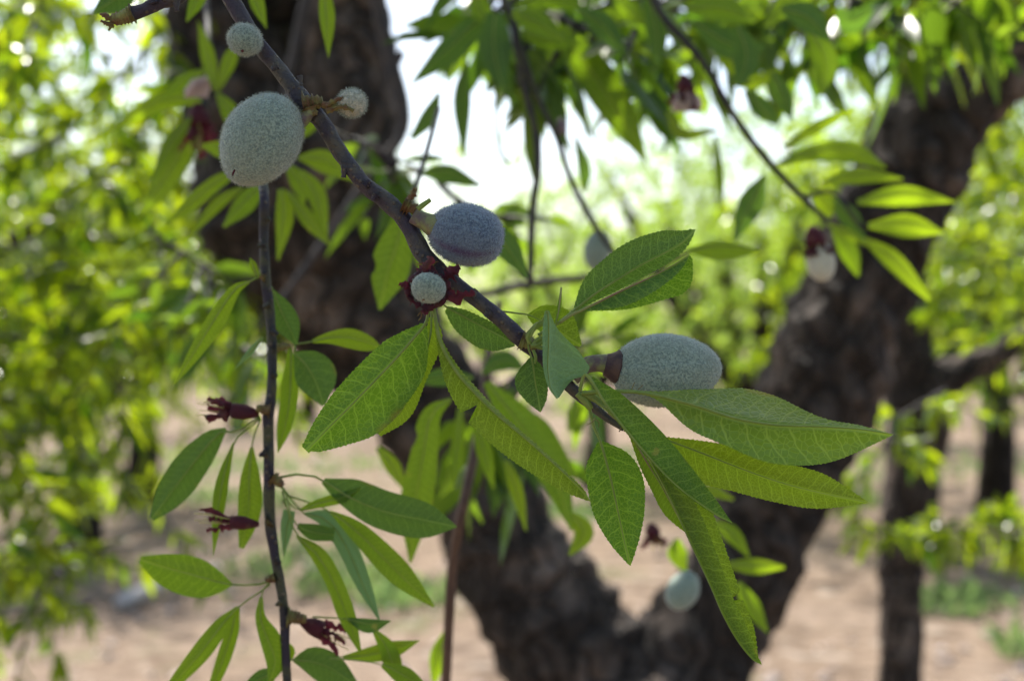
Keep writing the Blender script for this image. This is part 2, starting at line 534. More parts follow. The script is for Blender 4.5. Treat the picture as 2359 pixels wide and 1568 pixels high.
def strip(mb, pix, d, seed=0, mat=0, rag=.3, th=0):
    """a ragged withered flap through (x, y, half width, depth offset)"""
    rs = np.random.RandomState(seed)
    c = catmull(pix, 12)
    T = np.gradient(c[:, :2], axis=0); T /= np.linalg.norm(T, axis=1)[:, None] + 1e-9
    vs, fs = [], []
    for i, q in enumerate(c):
        w1 = max(q[2] * (1 + rag * rs.randn()), .3); w2 = max(q[2] * (1 + rag * rs.randn()), .3)
        p = (T[i][1], -T[i][0])
        cur = 1.2 * q[2]
        vs += [P(q[0] + p[0] * w1, q[1] + p[1] * w1, d + (q[3] + cur) * K * d), P(q[0], q[1], d + (q[3] - cur * .4) * K * d),
               P(q[0] - p[0] * w2, q[1] - p[1] * w2, d + (q[3] + cur) * K * d)]
    for i in range(len(c) - 1):
        fs += [(3 * i, 3 * i + 1, 3 * i + 4, 3 * i + 3), (3 * i + 1, 3 * i + 2, 3 * i + 5, 3 * i + 4)]
    mb.add(vs, fs, None, .5, mat)


def withered_flower(parent, base, end, d, r, seed=0, lobes=5, petal=False, label=None):
    """dried calyx tube with curled lobes and a few stamens"""
    rs = np.random.RandomState(seed)
    mb = MB()
    b, e = np.array(base, float), np.array(end, float)
    ax = (e - b); L = np.linalg.norm(ax); ax /= L
    pp = np.array([ax[1], -ax[0]])
    c = [(b + ax * L * .55 * t, r * k) for t, k in ((0, .35), (.2, .6), (.5, .95), (.8, 1.), (1., .9))]
    tube(mb, [P(*q[0], d) for q in c], [q[1] * K * d for q in c], 12, .08, seed)
    s0 = b + ax * L * .5
    for i in range(lobes):
        k = -1 + 2 * i / (lobes - 1)
        q1 = s0 + pp * k * r * .8 + ax * L * .2
        q2 = s0 + pp * k * r * 1.35 + ax * L * (.42 + .1 * rs.rand())
        q3 = q2 + ax * L * .05 + pp * k * r * .5
        dz = math.cos(k * 1.4 + i) * r * .6
        q2 = q2 + rs.normal(0, .32, 2) * r; q3 = q2 + rs.normal(0, .45, 2) * r
        strip(mb, [(*(s0 + pp * k * r * .6), r * .38, -dz * .5), (*q1, r * .42, -dz), (*q2, r * .3, -dz * 1.2), (*q3, r * .1, -dz)], d, seed + i, rag=.5)
    o = mb.build('withered_flower', M_CRIM, parent)
    if label: o['label'] = label
    st = MB()
    for i in range(5):
        k = rs.rand() * 2 - 1
        q = [s0 + pp * k * r * .4, s0 + pp * k * r * .9 + ax * L * .4, s0 + pp * k * r * 1.1 + ax * L * (.55 + .3 * rs.rand())]
        tube(st, [P(*z, d + rs.randn() * r * .3 * K * d) for z in catmull(q, 6)], 1.0 * K * d, 5)
    st.build('stamen', M_STAMEN, o)
    return o


# ================================================================== 1. the sharp branch in front
D = FOCUS
br = thing('almond_branch', P(515, -40, D), 'sharp grey twig with fuzzy almonds and a fan of toothed leaves at its end', 'branch')
mb = MB()
ptube(mb, [(498, -70, 20, .497), (520, -25, 20, .496), (550, 30, 19, .495), (600, 108, 18, .494), (655, 176, 18, .494), (703, 238, 21, .493), (745, 288, 19, .492),
           (790, 360, 18, .491), (835, 420, 18, .49), (893, 466, 20.5, .49), (935, 512, 19.5, .49), (985, 598, 21, .49), (1040, 646, 18, .49),
           (1100, 692, 17, .49), (1160, 742, 18, .491), (1207, 786, 19, .492), (1240, 815, 17, .495), (1290, 868, 15, .499), (1332, 908, 13, .500),
           (1385, 952, 10, .500), (1438, 988, 6, .498)], D, 16, 190, .075, 3)
mb.build('stem', M_TWIG, br)
# scaly spurs and little knobs
mb = MB(); bud(mb, 700, 240, .489, .72, -.1, 60, 20, 1, 4); bud(mb, 716, 250, .488, .3, .65, 26, 15, 11, 3); mb.build('spur', M_BUD, br)
mb = MB(); bud(mb, 930, 470, .487, .75, .35, 46, 17, 2); mb.build('spur', M_BUD, br)
mb = MB(); bud(mb, 985, 605, .484, .1, .85, 36, 17, 3); mb.build('spur', M_BUD, br)
mb = MB(); bud(mb, 1200, 782, .488, .75, .3, 50, 19, 4); mb.build('spur', M_BUD, br)
mb = MB(); bud(mb, 795, 375, .489, -.1, 1, 34, 9, 5, 3); mb.build('bud', M_TWIG, br)
mb = MB(); bud(mb, 690, 175, .489, .2, 1, 22, 6, 6, 2); mb.build('bud', M_TWIG, br)
# torn stubs beside the spurs
mb = MB()
strip(mb, [(944, 462, 9, 0), (950, 448, 8, -3), (957, 438, 6, -5), (953, 432, 3, -6)], .482, 3)
mb.build('bud_scale', M_BUD, br)
mb = MB()
ptube(mb, [(962, 482, 6), (975, 472, 6), (992, 460, 5)], .482, 8, 8); mb.build('leaf_scar', M_RIB, br)

# almonds -------------------------------------------------------------
A = almond(br, (575, 62), (553, 122), 80, .487, M_ALM, -24, .0, .95, 2200, 6.5, label='small round pale almond at the top of the twig', seed=1)
mb = MB(); ptube(mb, [(560, 120, 3.2), (557, 116, 3.4)], .4795, 6, 3); mb.build('tip_point', M_CRIM, A)
A = almond(br, (664, 229), (540, 417), 176, .487, M_ALM, -10, -.07, .92, 7500, 7., label='largest almond, round and grey green, hanging left of the twig', seed=2, nib=3)
mb = MB(); ptube(mb, [(718, 252, 13), (704, 268, 16), (694, 276, 19), (684, 280, 21)], .488, 14, 12, .06); mb.build('stalk', M_STALK, A)
mb = MB(); ptube(mb, [(541, 391, 2.2), (537, 399, 2.6), (536, 405, 1.5)], .476, 6, 5); mb.build('tip_point', M_CRIM, A)
A = almond(br, (778, 238), (842, 238), 62, .488, M_ALMW, -14, .05, .95, 2400, 9., label='smallest almond, cream and woolly, on a split yellow stalk', seed=3)
mb = MB(); ptube(mb, [(742, 240, 8), (760, 245, 9), (778, 246, 11), (790, 246, 11)], .487, 10, 12, .1)
strip(mb, [(752, 258, 6, 0), (780, 246, 5, -8), (800, 248, 6, -16), (815, 256, 4, -20)], .484, 5)
strip(mb, [(752, 246, 5, 0), (772, 232, 5, -6), (790, 224, 3, -8)], .484, 6); mb.build('stalk', M_BUD, A)
A = almond(br, (990, 522), (1158, 560), 140, .488, M_ALMB, -8, .06, .9, 6000, 7., label='blue grey almond with a purple seam right of the twig', seed=4, pw=.85,
           tintf=lambda th, ph: .95 * math.exp(-((ph - 2.25) / .15) ** 2) * math.sin(th) ** 1.2 + .16 * math.exp(-((ph - 1.75) / .6) ** 2) * math.sin(th))
mb = MB(); ptube(mb, [(952, 496, 19), (968, 506, 20), (984, 513, 22), (1000, 520, 29), (1005, 522, 31)], .487, 16, 16, .05, 4); mb.build('stalk', M_STALK, A)
A = almond(br, (992, 640), (982, 688), 80, .478, M_ALM, -40, .0, 1., 1500, 5., label='small almond ringed by a torn crimson calyx', seed=5)
mb = MB(); ptube(mb, [(976, 692, 3.4), (975, 689, 3.4)], .4638, 6, 3); mb.build('tip_point', M_BUD, A)
mb = MB()
ring = [(986 + 45 * math.cos(a), 668 + 39 * math.sin(a)) for a in np.linspace(0, 2 * math.pi, 37)]
rs = np.random.RandomState(8)
tube(mb, [P(x, y, .4765 + rs.randn() * .0004) for x, y in ring], [(7 + 2.2 * rs.randn()) * K * D for _ in ring], 8, .3, 2)
ptube(mb, [(985, 612, 15), (986, 635, 26), (986, 655, 40), (986, 668, 46)], .481, 16, 12, .05)
for pts_, sd in ((([(972, 640, 14, -6), (982, 620, 13, -14), (990, 602, 9, -16), (992, 590, 6, -12)]), 1),
                 (([(1020, 640, 14, -6), (1034, 632, 15, -12), (1050, 620, 12, -10), (1060, 615, 7, -6)]), 2),
                 (([(1022, 672, 16, -4), (1045, 684, 15, -10), (1070, 680, 9, -10), (1094, 674, 6, -6)]), 3),
                 (([(950, 662, 13, -4), (938, 660, 11, -10), (928, 656, 7, -10), (920, 652, 4, -8)]), 4),
                 (([(952, 690, 10, -4), (944, 686, 9, -8), (938, 680, 5, -8)]), 5),
                 (([(980, 706, 12, -6), (980, 716, 9, -8), (976, 724, 5, -4)]), 6)):
    strip(mb, pts_, .4765, sd, rag=.4)
mb.build('calyx', M_CRIM, A)
A = almond(br, (1410, 860), (1656, 846), 168, .499, M_ALM, 8, -.06, .9, 6500, 5.5, label='long pointed almond at the right with a purple collar', seed=6, nib=6, pw=.88)
mb = MB(); ptube(mb, [(1318, 868, 20), (1350, 842, 19), (1378, 836, 20), (1400, 838, 24), (1414, 842, 31), (1424, 845, 36)], .498, 18, 20, .03, 4); mb.build('stalk', M_STALK, A)
mb = MB(); tube(mb, [P(1426 + 4 * math.cos(a), 845 + 35 * math.sin(a), .498 - 35 * K * D * math.cos(a) * .9) for a in np.linspace(0, 2 * math.pi, 25)], 4.5 * K * D, 8, .3, 3); ptube(mb, [(1394, 839, 25), (1408, 842, 32), (1418, 844, 37), (1428, 846, 38)], .498, 18, 10, .04, 3); mb.build('calyx', M_COLLAR, A)
mb = MB(); ptube(mb, [(1634, 834, 12), (1645, 824, 7), (1652, 817, 4)], .4995, 8, 6, .2); mb.build('tip_point', M_BUD, A)

# leaves --------------------------------------------------------------
leaf(br, [(978, 748), (945, 788), (907, 831), (817, 925), (756, 986), (706, 1038)], [8, 52, 80, 90, 55, 10], [6, 32, 48, 50, 36, 14], .482, M_LEAF, .35, .15,
     pet=[(990, 706, 10), (986, 724)], teeth=2.4, seed=1, rnd=.2, ribr=3.4, notch=((.985, .03, .5, 0),), label='broad toothed leaf pointing down to the left')
leaf(br, [(994, 730), (990, 780), (962, 870), (925, 945), (872, 1000)], [6, 28, 20, 24, 6], [4, 14, 16, 22, 4], .489, M_OLIVE, .3, .3, pet=[(992, 708)], teeth=2.4, seed=2, rnd=.0,
     label='yellowish leaf behind the broad toothed leaf')
leaf(br, [(1000, 716), (1015, 788), (1050, 853), (1088, 898), (1140, 950), (1212, 1011), (1284, 1075), (1337, 1125), (1361, 1154)], [2, 5, 9, 10, 8, 6, 5, 4, 0],
     [2, 8, 32, 50, 58, 58, 43, 22, 1], .480, M_OLIVE, 2.2, .25, pet=[(997, 704, 10)], teeth=2.8, seed=3, rnd=.3, ribr=4.4, notch=((.415, .022, .75, 1),),
     label='long leaf folded along its rib with a bitten notch')
leaf(br, [(1030, 708), (1068, 729), (1122, 758), (1160, 778), (1186, 796)], [3, 15, 18, 14, 1], [10, 36, 46, 34, 2], .494, M_DARK, .2, .3, pet=[(1008, 692, -20), (1020, 700)], teeth=2.4, seed=4, rnd=.2)
leaf(br, [(1216, 725), (1245, 738), (1290, 765), (1338, 796)], [4, 40, 50, 4], [3, 20, 20, 3], .502, M_OLIVE, .2, .2, pet=[(1130, 714), (1165, 718), (1195, 722)], teeth=2.2, seed=5, rnd=.6)
leaf(br, [(1326, 712), (1372, 676), (1422, 644), (1476, 611), (1530, 583), (1570, 560), (1602, 529)], [6, 42, 56, 60, 52, 36, 1], [3, 15, 22, 26, 24, 15, 1], .488, M_DARK, .12, .5,
     pet=[(1240, 772, 6), (1286, 744)], teeth=2.6, seed=6, rnd=.1, ribr=3.6, label='dark glossy toothed leaf pointing up to the right')
leaf(br, [(1345, 712), (1422, 674), (1495, 640), (1552, 610), (1588, 586)], [-4, -34, -32, -20, -1], [4, 42, 58, 64, 14], .486, M_LEAF, -.5, .5,
     pet=[(1290, 742), (1318, 724)], teeth=2.4, seed=7, rnd=.5, ribr=3.4, rib=M_RIBP, label='folded leaf under the dark glossy one')
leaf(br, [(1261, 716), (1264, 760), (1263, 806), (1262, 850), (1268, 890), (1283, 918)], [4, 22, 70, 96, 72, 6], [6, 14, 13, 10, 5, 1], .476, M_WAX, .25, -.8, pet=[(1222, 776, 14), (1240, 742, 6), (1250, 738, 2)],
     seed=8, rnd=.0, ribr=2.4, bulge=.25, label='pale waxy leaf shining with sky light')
leaf(br, [(1224, 822), (1229, 848), (1233, 880), (1240, 918), (1245, 949)], [3, 20, 28, 20, 1], [3, 34, 46, 28, 1], .484, M_DARK, .3, .3, pet=[(1216, 788, 4), (1218, 804)], seed=9, rnd=.4, teeth=1.6, label='small dark leaf hanging under the spur')
leaf(br, [(1383, 1016), (1396, 1060), (1410, 1115), (1424, 1180), (1438, 1245), (1452, 1302)], [4, 54, 72, 62, 36, 1], [6, 46, 56, 54, 32, 1], .486, M_LEAF, .2, .2,
     pet=[(1356, 930, 10), (1368, 980, 4)], teeth=2.2, seed=10, rnd=.65, ribr=3.6, label='leaf hanging straight down with a pale rib')
leaf(br, [(1470, 903), (1516, 911), (1601, 933), (1691, 962), (1785, 978), (1893, 982), (1982, 988), (2058, 1000)], [3, 10, 38, 70, 64, 20, 8, 0], [3, 10, 54, 66, 88, 86, 52, 1], .478, M_SHEEN, 1.5, .1,
     pet=[(1340, 905, 18), (1400, 902, 8), (1435, 901)], teeth=1.8, seed=11, rnd=.1, ribr=4.6, rib=M_RIB, label='largest leaf, reaching far right, painted pale for sky sheen on its raised upper half')
leaf(br, [(1530, 1010), (1624, 1046), (1713, 1081), (1803, 1112), (1893, 1135), (2000, 1157)], [4, 30, 46, 46, 42, 1], [8, 62, 54, 46, 36, 1], .490, M_OLIVE, .25, .2,
     pet=[(1350, 910, 4), (1420, 945), (1475, 985)], teeth=2.2, seed=12, rnd=.05, ribr=2.6, label='olive leaf lying below the largest leaf')
leaf(br, [(1359, 872), (1400, 936), (1476, 1030), (1556, 1115), (1640, 1178), (1686, 1204)], [9, 44, 60, 54, 26, 1], [2, 4, 4, 4, 3, 0], .472, M_LEAF, .3, 1.5, pet=[(1336, 900, 18), (1345, 866, 8)], seed=13, rnd=.25, ribr=3.6, label='leaf slanting down in front of the fan')
leaf(br, [(1480, 1030), (1516, 1094), (1552, 1166), (1579, 1224), (1606, 1283), (1637, 1350), (1664, 1413), (1696, 1471), (1731, 1516), (1755, 1530)],
     [8, 50, 72, 74, 68, 60, 55, 48, 20, 0], [-6, -36, -46, -48, -44, -38, -36, -34, -18, 0], .479, M_OLIVE, .35, -.35,
     pet=[(1350, 905, 18), (1400, 945, 10), (1440, 985, 4)], teeth=2.6, seed=14, rnd=.35, ribr=3.0, notch=((.70, .018, .55, 0),), label='longest leaf, hanging to the lower right, bitten at its edge')
leaf(br, [(1452, 1000), (1490, 1064), (1522, 1116), (1552, 1172), (1580, 1226)], [2, 5, 6, 6, 0], [3, 18, 24, 24, 1], .484, M_OLIVE, .8, .3, pet=[(1400, 950), (1430, 975)], teeth=2., seed=15, rnd=.8, rib=M_RIBP)
leaf(br, [(1293, 662), (1290, 692), (1286, 722), (1280, 745)], [1, 4, 5, 2], [1, 4, 5, 2], .487, M_OLIVE, 1, 1, seed=16, rib=M_RIBP, label='narrow brown tipped young leaf')
# stipules and threads
mb = MB()
for q in ([(1222, 792, 5), (1216, 775, 6), (1236, 750, 7), (1258, 742, 5)], [(1226, 798, 5), (1240, 782, 6), (1262, 776, 4)], [(1222, 796, 7), (1240, 794, 6), (1250, 784, 4)],
          [(1228, 806, 4), (1234, 822, 4), (1232, 838, 2)], [(1232, 796, 5), (1248, 802, 4), (1256, 794, 3)], [(1330, 906, 8), (1350, 926, 9), (1362, 942, 6)], [(1344, 906, 10), (1370, 918, 9), (1392, 934, 6)]):
    ptube(mb, q, .482, 7, 10, .15, 3)
mb.build('petiole_base', M_RIB, br)
mb = MB()
for q in ([(1372, 960, 1.4), (1364, 972, 1.6), (1352, 978, 1)], [(1372, 966, 1.4), (1380, 972, 1.2), (1378, 984, .8)], [(972, 716, 1.6), (970, 730, 1.8), (964, 738, 1.2)], [(976, 712, 1.6), (966, 722, 1.5), (962, 728, 1)],
          [(1440, 984, 2), (1438, 994, 1.4)], [(1432, 984, 2), (1426, 994, 1.4)], [(1455, 897, 1.2), (1462, 880, 1)], [(1470, 897, 1.2), (1482, 886, .8)]):
    ptube(mb, q, .479, 5, 6)
mb.build('stipule', M_BUD, br)

# ================================================================== 2. bud twig in the upper left corner
tw = thing('bare_twig', P(420, -20, D), 'short purple brown twig with a scaly green bud tip in the top corner', 'twig')
mb = MB(); ptube(mb, [(430, -60, 26), (408, -14, 24), (370, 4, 18), (330, 24, 15), (305, 32, 17), (292, 40, 16)], .497, 14, 40, .05, 4); mb.build('stem', M_TWIG, tw)
mb = MB(); bud(mb, 306, 32, .496, -.95, .32, 52, 18, 9, 6); mb.build('bud', M_BUD, tw)
mb = MB()
strip(mb, [(262, 46, 8, 0), (248, 40, 7, -3), (236, 34, 5, -3), (230, 32, 2, 0)], .495, 4); strip(mb, [(262, 54, 7, 0), (248, 56, 6, -3), (232, 48, 3, 0)], .495, 5)
strip(mb, [(258, 56, 4, -3), (254, 64, 3, -3), (250, 72, 2, -2)], .495, 6); mb.build('bud_scale', M_BUD, tw)
mb = MB(); bud(mb, 405, 0, .495, .1, 1, 26, 9, 12, 2); bud(mb, 355, 8, .493, -.4, -1, 14, 9, 13, 2); mb.build('knob', M_TWIG, tw)

# ================================================================== 3. twig hanging on the left, a little behind
def softleaf(parent, mid, wl, wr=None, d=.62, m=None, **kw):
    kw.setdefault('detail', 0); kw.setdefault('ribr', 2.0); kw.setdefault('kl', .35); kw.setdefault('kr', .2)
    return leaf(parent, mid, wl, wr or wl, d, m or M_SOFT, **kw)


D2 = .60
hg = thing('almond_twig', P(608, 430, D2), 'slender twig hanging down left of centre with long leaves and crimson dried flowers', 'twig')
mb = MB()
ptube(mb, [(500, -70, 7, 1.0), (552, 30, 7, .96), (604, 112, 7, .92), (666, 192, 7, .86), (648, 270, 8, .76), (606, 380, 12, .65), (608, 450, 11.2, .60), (608, 540, 11.2, .60), (612, 640, 12.0, .6), (622, 720, 11.2, .6), (626, 800, 11.2, .6),
           (626, 900, 11.2, .6), (618, 960, 13.8, .6), (618, 1010, 12.0, .6), (620, 1100, 12.9, .6), (622, 1196, 12.9, .6), (632, 1270, 11.2, .6), (645, 1345, 11.2, .6), (656, 1420, 11.2, .6), (658, 1500, 10.3, .6), (664, 1640, 9.5, .6)], D2, 12, 130, .10, 5)
mb.build('stem', M_TWIG2, hg)
mb = MB(); bud(mb, 622, 945, .597, -.9, -.15, 34, 13, 3); mb.build('spur', M_BUD, hg)
mb = MB(); bud(mb, 628, 1098, .597, .7, .6, 34, 13, 4); mb.build('spur', M_BUD, hg)
mb = MB(); bud(mb, 622, 1200, .597, -.4, .3, 18, 12, 5); mb.build('spur', M_BUD, hg)
mb = MB(); bud(mb, 632, 1330, .597, -.9, .2, 22, 10, 6); mb.build('spur', M_BUD, hg)
mb = MB(); bud(mb, 664, 1420, .597, .9, .1, 46, 16, 7); mb.build('spur', M_BUD, hg)
mb = MB(); bud(mb, 640, 800, .597, .9, -.1, 30, 9, 8); mb.build('spur', M_BUD, hg)
mb = MB(); bud(mb, 612, 640, .597, -.6, -.2, 22, 9, 9); mb.build('spur', M_BUD, hg)
for bx, by, dx, ln in ((621, 700, -.9, 16), (624, 760, .9, 18), (628, 860, .8, 14), (614, 1040, -.9, 18), (636, 1290, .8, 14), (650, 1385, -.9, 16), (608, 560, -.8, 16), (610, 500, .9, 15)):
    mb = MB(); bud(mb, bx, by, .597, dx, .5, ln, 7, bx, 3); mb.build('bud', M_TWIG2, hg)
for bx, by, dx, dy, ln in ((840, 428, .7, -.6, 18), (1085, 682, .6, -.8, 20), (1130, 716, -.6, .8, 18), (640, 152, -.8, .5, 18), (868, 448, -.6, .8, 16)):
    mb = MB(); bud(mb, bx, by, .486, dx, dy, ln, 9, bx, 3); mb.build('bud', M_TWIG, br)
for i, (mid, wl, wr, m, kw) in enumerate([
    ([(575, 648), (540, 668), (495, 735), (450, 808), (398, 891)], [3, 14, 26, 18, 0], [2, 12, 18, 14, 0], M_SOFT, dict(pet=[(606, 634), (592, 640)], rnd=.2)),
    ([(628, 668), (645, 710), (665, 752), (684, 794)], [3, 26, 28, 2], [3, 20, 26, 4], M_SOFTD, dict(pet=[(620, 650)], rnd=.3)),
    ([(720, 786), (760, 778), (805, 778), (850, 790), (882, 804)], [4, 14, 22, 16, 0], [4, 14, 24, 20, 0], M_SOFT, dict(pet=[(684, 792), (702, 790)], rnd=.1)),
    ([(678, 812), (705, 840), (728, 880), (746, 934)], [4, 44, 52, 4], [4, 34, 40, 4], M_SOFTD, dict(pet=[(680, 796)], rnd=.2)),
    ([(668, 800), (670, 860), (666, 930), (655, 990), (640, 1042)], [3, 16, 18, 14, 1], [3, 18, 22, 18, 1], M_SOFT, dict(pet=[(640, 792)], rnd=.7)),
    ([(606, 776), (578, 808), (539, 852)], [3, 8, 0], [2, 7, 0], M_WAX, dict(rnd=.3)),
    ([(592, 636), (584, 612), (576, 594)], [2, 9, 1], [2, 8, 1], M_OLIVE, dict(rnd=.1)),
    ([(520, 988), (490, 1012), (441, 1072), (393, 1135), (350, 1194)], [4, 24, 38, 36, 8], [4, 24, 40, 34, 6], M_SOFTD, dict(pet=[(598, 958), (560, 986), (540, 994)], rnd=.1, ribr=2.8)),
    ([(538, 1020), (516, 1096), (503, 1170), (491, 1282)], [2, 13, 15, 0], [2, 14, 15, 0], M_SOFT, dict(pet=[(600, 962), (570, 990)], rnd=.5)),
    ([(580, 1030), (574, 1100), (574, 1160), (568, 1210), (556, 1262)], [4, 26, 30, 22, 6], [4, 20, 26, 20, 6], M_OLIVE, dict(pet=[(600, 965), (586, 1000)], rnd=.5)),
    ([(745, 1106), (800, 1142), (880, 1176), (980, 1198), (1052, 1212)], [6, 44, 48, 40, 1], [8, 26, 42, 42, 2], M_SOFTD, dict(pet=[(640, 1100), (690, 1092), (720, 1096)], rnd=.0, ribr=2.8)),
    ([(761, 1178), (800, 1206), (840, 1240), (921, 1322), (1000, 1396)], [3, 18, 26, 30, 2], [3, 16, 24, 28, 4], M_SOFT, dict(pet=[(660, 1140), (720, 1160)], rnd=.5)),
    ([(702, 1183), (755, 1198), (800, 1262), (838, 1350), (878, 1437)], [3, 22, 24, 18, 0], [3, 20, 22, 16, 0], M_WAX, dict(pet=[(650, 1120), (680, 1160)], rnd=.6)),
    ([(683, 1233), (730, 1276), (768, 1340), (800, 1420), (830, 1500)], [2, 20, 22, 20, 3], [2, 16, 18, 20, 4], M_SOFT, dict(pet=[(650, 1130), (668, 1190)], rnd=.3)),
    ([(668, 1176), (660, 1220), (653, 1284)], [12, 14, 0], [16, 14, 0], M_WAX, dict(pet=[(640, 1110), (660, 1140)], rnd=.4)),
    ([(690, 1175), (730, 1160), (790, 1145), (835, 1122)], [3, 10, 14, 0], [3, 10, 12, 0], M_SOFT, dict(pet=[(650, 1140)], rnd=.2)),
    ([(686, 1210), (720, 1225), (770, 1232)], [6, 20, 16], [6, 18, 14], M_SOFTD, dict(pet=[(650, 1150)], rnd=.2)),
    ([(535, 1346), (490, 1336), (440, 1322), (380, 1306), (322, 1288)], [3, 40, 52, 42, 8], [3, 30, 42, 32, 8], M_SOFT, dict(pet=[(628, 1336), (600, 1345)], rnd=.75, ribr=2.6)),
    ([(548, 1398), (510, 1440), (460, 1505), (395, 1580)], [4, 18, 22, 12], [4, 18, 22, 12], M_SOFT, dict(pet=[(622, 1345), (585, 1372)], rnd=.3)),
    ([(548, 1398), (535, 1450), (512, 1525), (482, 1600)], [4, 16, 16, 8], [4, 14, 16, 8], M_SOFT, dict(pet=[(622, 1345), (585, 1372)], rnd=.5)),
    ([(602, 1375), (600, 1420), (616, 1470), (634, 1520), (622, 1570)], [4, 12, 30, 26, 5], [4, 12, 18, 22, 5], M_SOFT, dict(pet=[(622, 1340), (608, 1352)], rnd=.6)),
    ([(676, 1520), (715, 1522), (765, 1540), (825, 1582)], [4, 34, 34, 6], [4, 30, 40, 10], M_SOFTD, dict(pet=[(660, 1512)], rnd=.0)),
    ([(790, 1512), (850, 1508), (905, 1495), (968, 1474)], [3, 18, 20, 0], [3, 16, 20, 0], M_SOFT, dict(pet=[(700, 1500), (740, 1510)], rnd=.2)),
    ([(800, 1425), (850, 1436), (900, 1428)], [4, 12, 0], [4, 22, 2], M_SOFTD, dict(pet=[(720, 1420)], rnd=.3)),
    ([(862, 1452), (890, 1490), (905, 1530), (920, 1570)], [5, 20, 22, 6], [5, 18, 20, 6], M_SOFT, dict(pet=[(800, 1430)], rnd=.4)),
    ([(880, 1530), (930, 1555), (985, 1590)], [6, 22, 8], [6, 22, 8], M_SOFT, dict(pet=[(760, 1515), (820, 1520)], rnd=.7)),
    ([(640, 1545), (605, 1560), (560, 1590)], [6, 26, 8], [6, 20, 8], M_SOFTD, dict(pet=[(658, 1530)], rnd=.4)),
    ([(662, 1480), (668, 1500), (664, 1530)], [4, 12, 2], [4, 10, 2], M_SOFT, dict(rnd=.4)),
]):
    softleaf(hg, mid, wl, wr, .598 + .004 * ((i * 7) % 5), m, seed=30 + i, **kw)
withered_flower(hg, (596, 954), (482, 938), .598, 19, 3, 6, label='crimson dried flower on the upper part of the twig')
withered_flower(hg, (596, 1207), (478, 1198), .598, 16, 15, 3, label='crimson dried flower on the middle part of the twig')
withered_flower(hg, (692, 1430), (786, 1470), .603, 21, 27, 3, label='dark shrivelled husk near the bottom of the twig')

# ================================================================== 4. leafy shoots behind, each thing a shoot with its leaves
def shoot(name, label, cat, stems, d, leaves, m_stem=None, group=None, seed=0):
    t = thing(name, P(stems[0][0][0], stems[0][0][1], stems[0][0][3] if len(stems[0][0]) > 3 else d), label, cat, group)
    for s in stems:
        mb = MB(); ptube(mb, s, d, 9, None, .05, seed); mb.build('stem', m_stem or M_TWIG2, t)
    rs = np.random.RandomState(seed)
    for i, q in enumerate(leaves):
        mid, wl, wr, m = q[:4]
        kw = q[4] if len(q) > 4 else {}
        dd = kw.pop('d', d + .03 * rs.randn() * d)
        softleaf(t, mid, wl, wr, dd, m, seed=seed * 40 + i, ribr=1.8, **{**dict(rnd=float(rs.rand())), **kw})
    return t


sh = shoot('leafy_twig', 'spray of sunlit leaves spreading behind the largest almond', 'twig',
      [[(515, -60, 5, 1.15), (562, 40, 5, 1.05), (606, 116, 5, .98), (668, 196, 5, .94), (650, 280, 6, .9), (640, 415, 7, .86)]], .86, [
    ([(552, 397), (505, 415), (440, 468), (378, 521)], [3, 17, 19, 0], [3, 14, 16, 0], M_SOFT, dict(rnd=0.)),
    ([(560, 430), (500, 470), (432, 552)], [3, 15, 0], [3, 13, 0], M_SOFT, dict(rnd=.1)),
    ([(608, 420), (565, 465), (515, 523)], [5, 27, 3], [5, 22, 3], M_SOFT, dict(rnd=.6)),
    ([(648, 435), (655, 500), (640, 600)], [8, 22, 2], [8, 20, 2], M_SOFT, dict(rnd=.1)),
    ([(662, 440), (710, 505), (758, 562)], [4, 18, 3], [4, 18, 3], M_SOFT, dict(rnd=0.)),
    ([(690, 395), (728, 450), (752, 555)], [8, 24, 3], [8, 20, 3], M_SOFT, dict(rnd=.2)),
    ([(685, 362), (750, 372), (824, 419)], [4, 26, 2], [4, 28, 2], M_SOFT, dict(rnd=0.)),
    ([(560, 360), (515, 345), (465, 335)], [4, 22, 4], [4, 20, 4], M_SOFT, dict(rnd=0.)),
    ([(660, 380), (690, 420), (700, 470)], [6, 22, 3], [6, 22, 3], M_SOFT, dict(rnd=.4)),
    ([(640, 330), (700, 290), (745, 270)], [6, 24, 6], [6, 24, 6], M_SOFT, dict(rnd=.2)),
    ], seed=2)
up = shoot('leafy_twig', 'blurred shoot with yellow green leaves and a faded flower beside the largest almond', 'twig',
      [[(470, -60, 7, 1.1), (480, 80, 7, 1.0), (478, 180, 7, .96), (470, 250, 7, .94)]], .94, [
    ([(470, 238), (400, 228), (330, 252), (244, 312)], [4, 20, 22, 0], [4, 20, 18, 0], M_SOFT, dict(rnd=.1)),
    ([(452, 275), (420, 350), (372, 430), (316, 504)], [4, 26, 26, 0], [4, 20, 22, 0], M_OLIVE, dict(rnd=.3)),
    ([(440, 270), (395, 330), (350, 420)], [4, 22, 3], [4, 20, 3], M_OLIVE, dict(rnd=.8)),
    ([(496, 210), (480, 130), (455, 45)], [5, 18, 0], [5, 16, 0], M_SOFT, dict(rnd=.0)),
    ([(500, 210), (530, 140), (545, 95)], [5, 18, 0], [5, 16, 0], M_SOFT, dict(rnd=.1)),
    ([(500, 215), (530, 260), (540, 320)], [5, 20, 3], [5, 20, 3], M_SOFT, dict(rnd=.4)),
    ([(478, 160), (420, 190), (360, 240)], [4, 16, 0], [4, 16, 0], M_SOFT, dict(rnd=.6)),
    ], seed=3)
withered_flower(up, (455, 240), (462, 330), .94, 26, 9)
mb = MB()
for k in range(4): strip(mb, [(430 + 14 * k, 225, 6, 0), (440 + 12 * k, 205 - 6 * k, 12, -8), (455 + 9 * k, 185, 8, -8)], .94, k + 20, rag=.15)
mb.build('petal', M_PETAL, up)
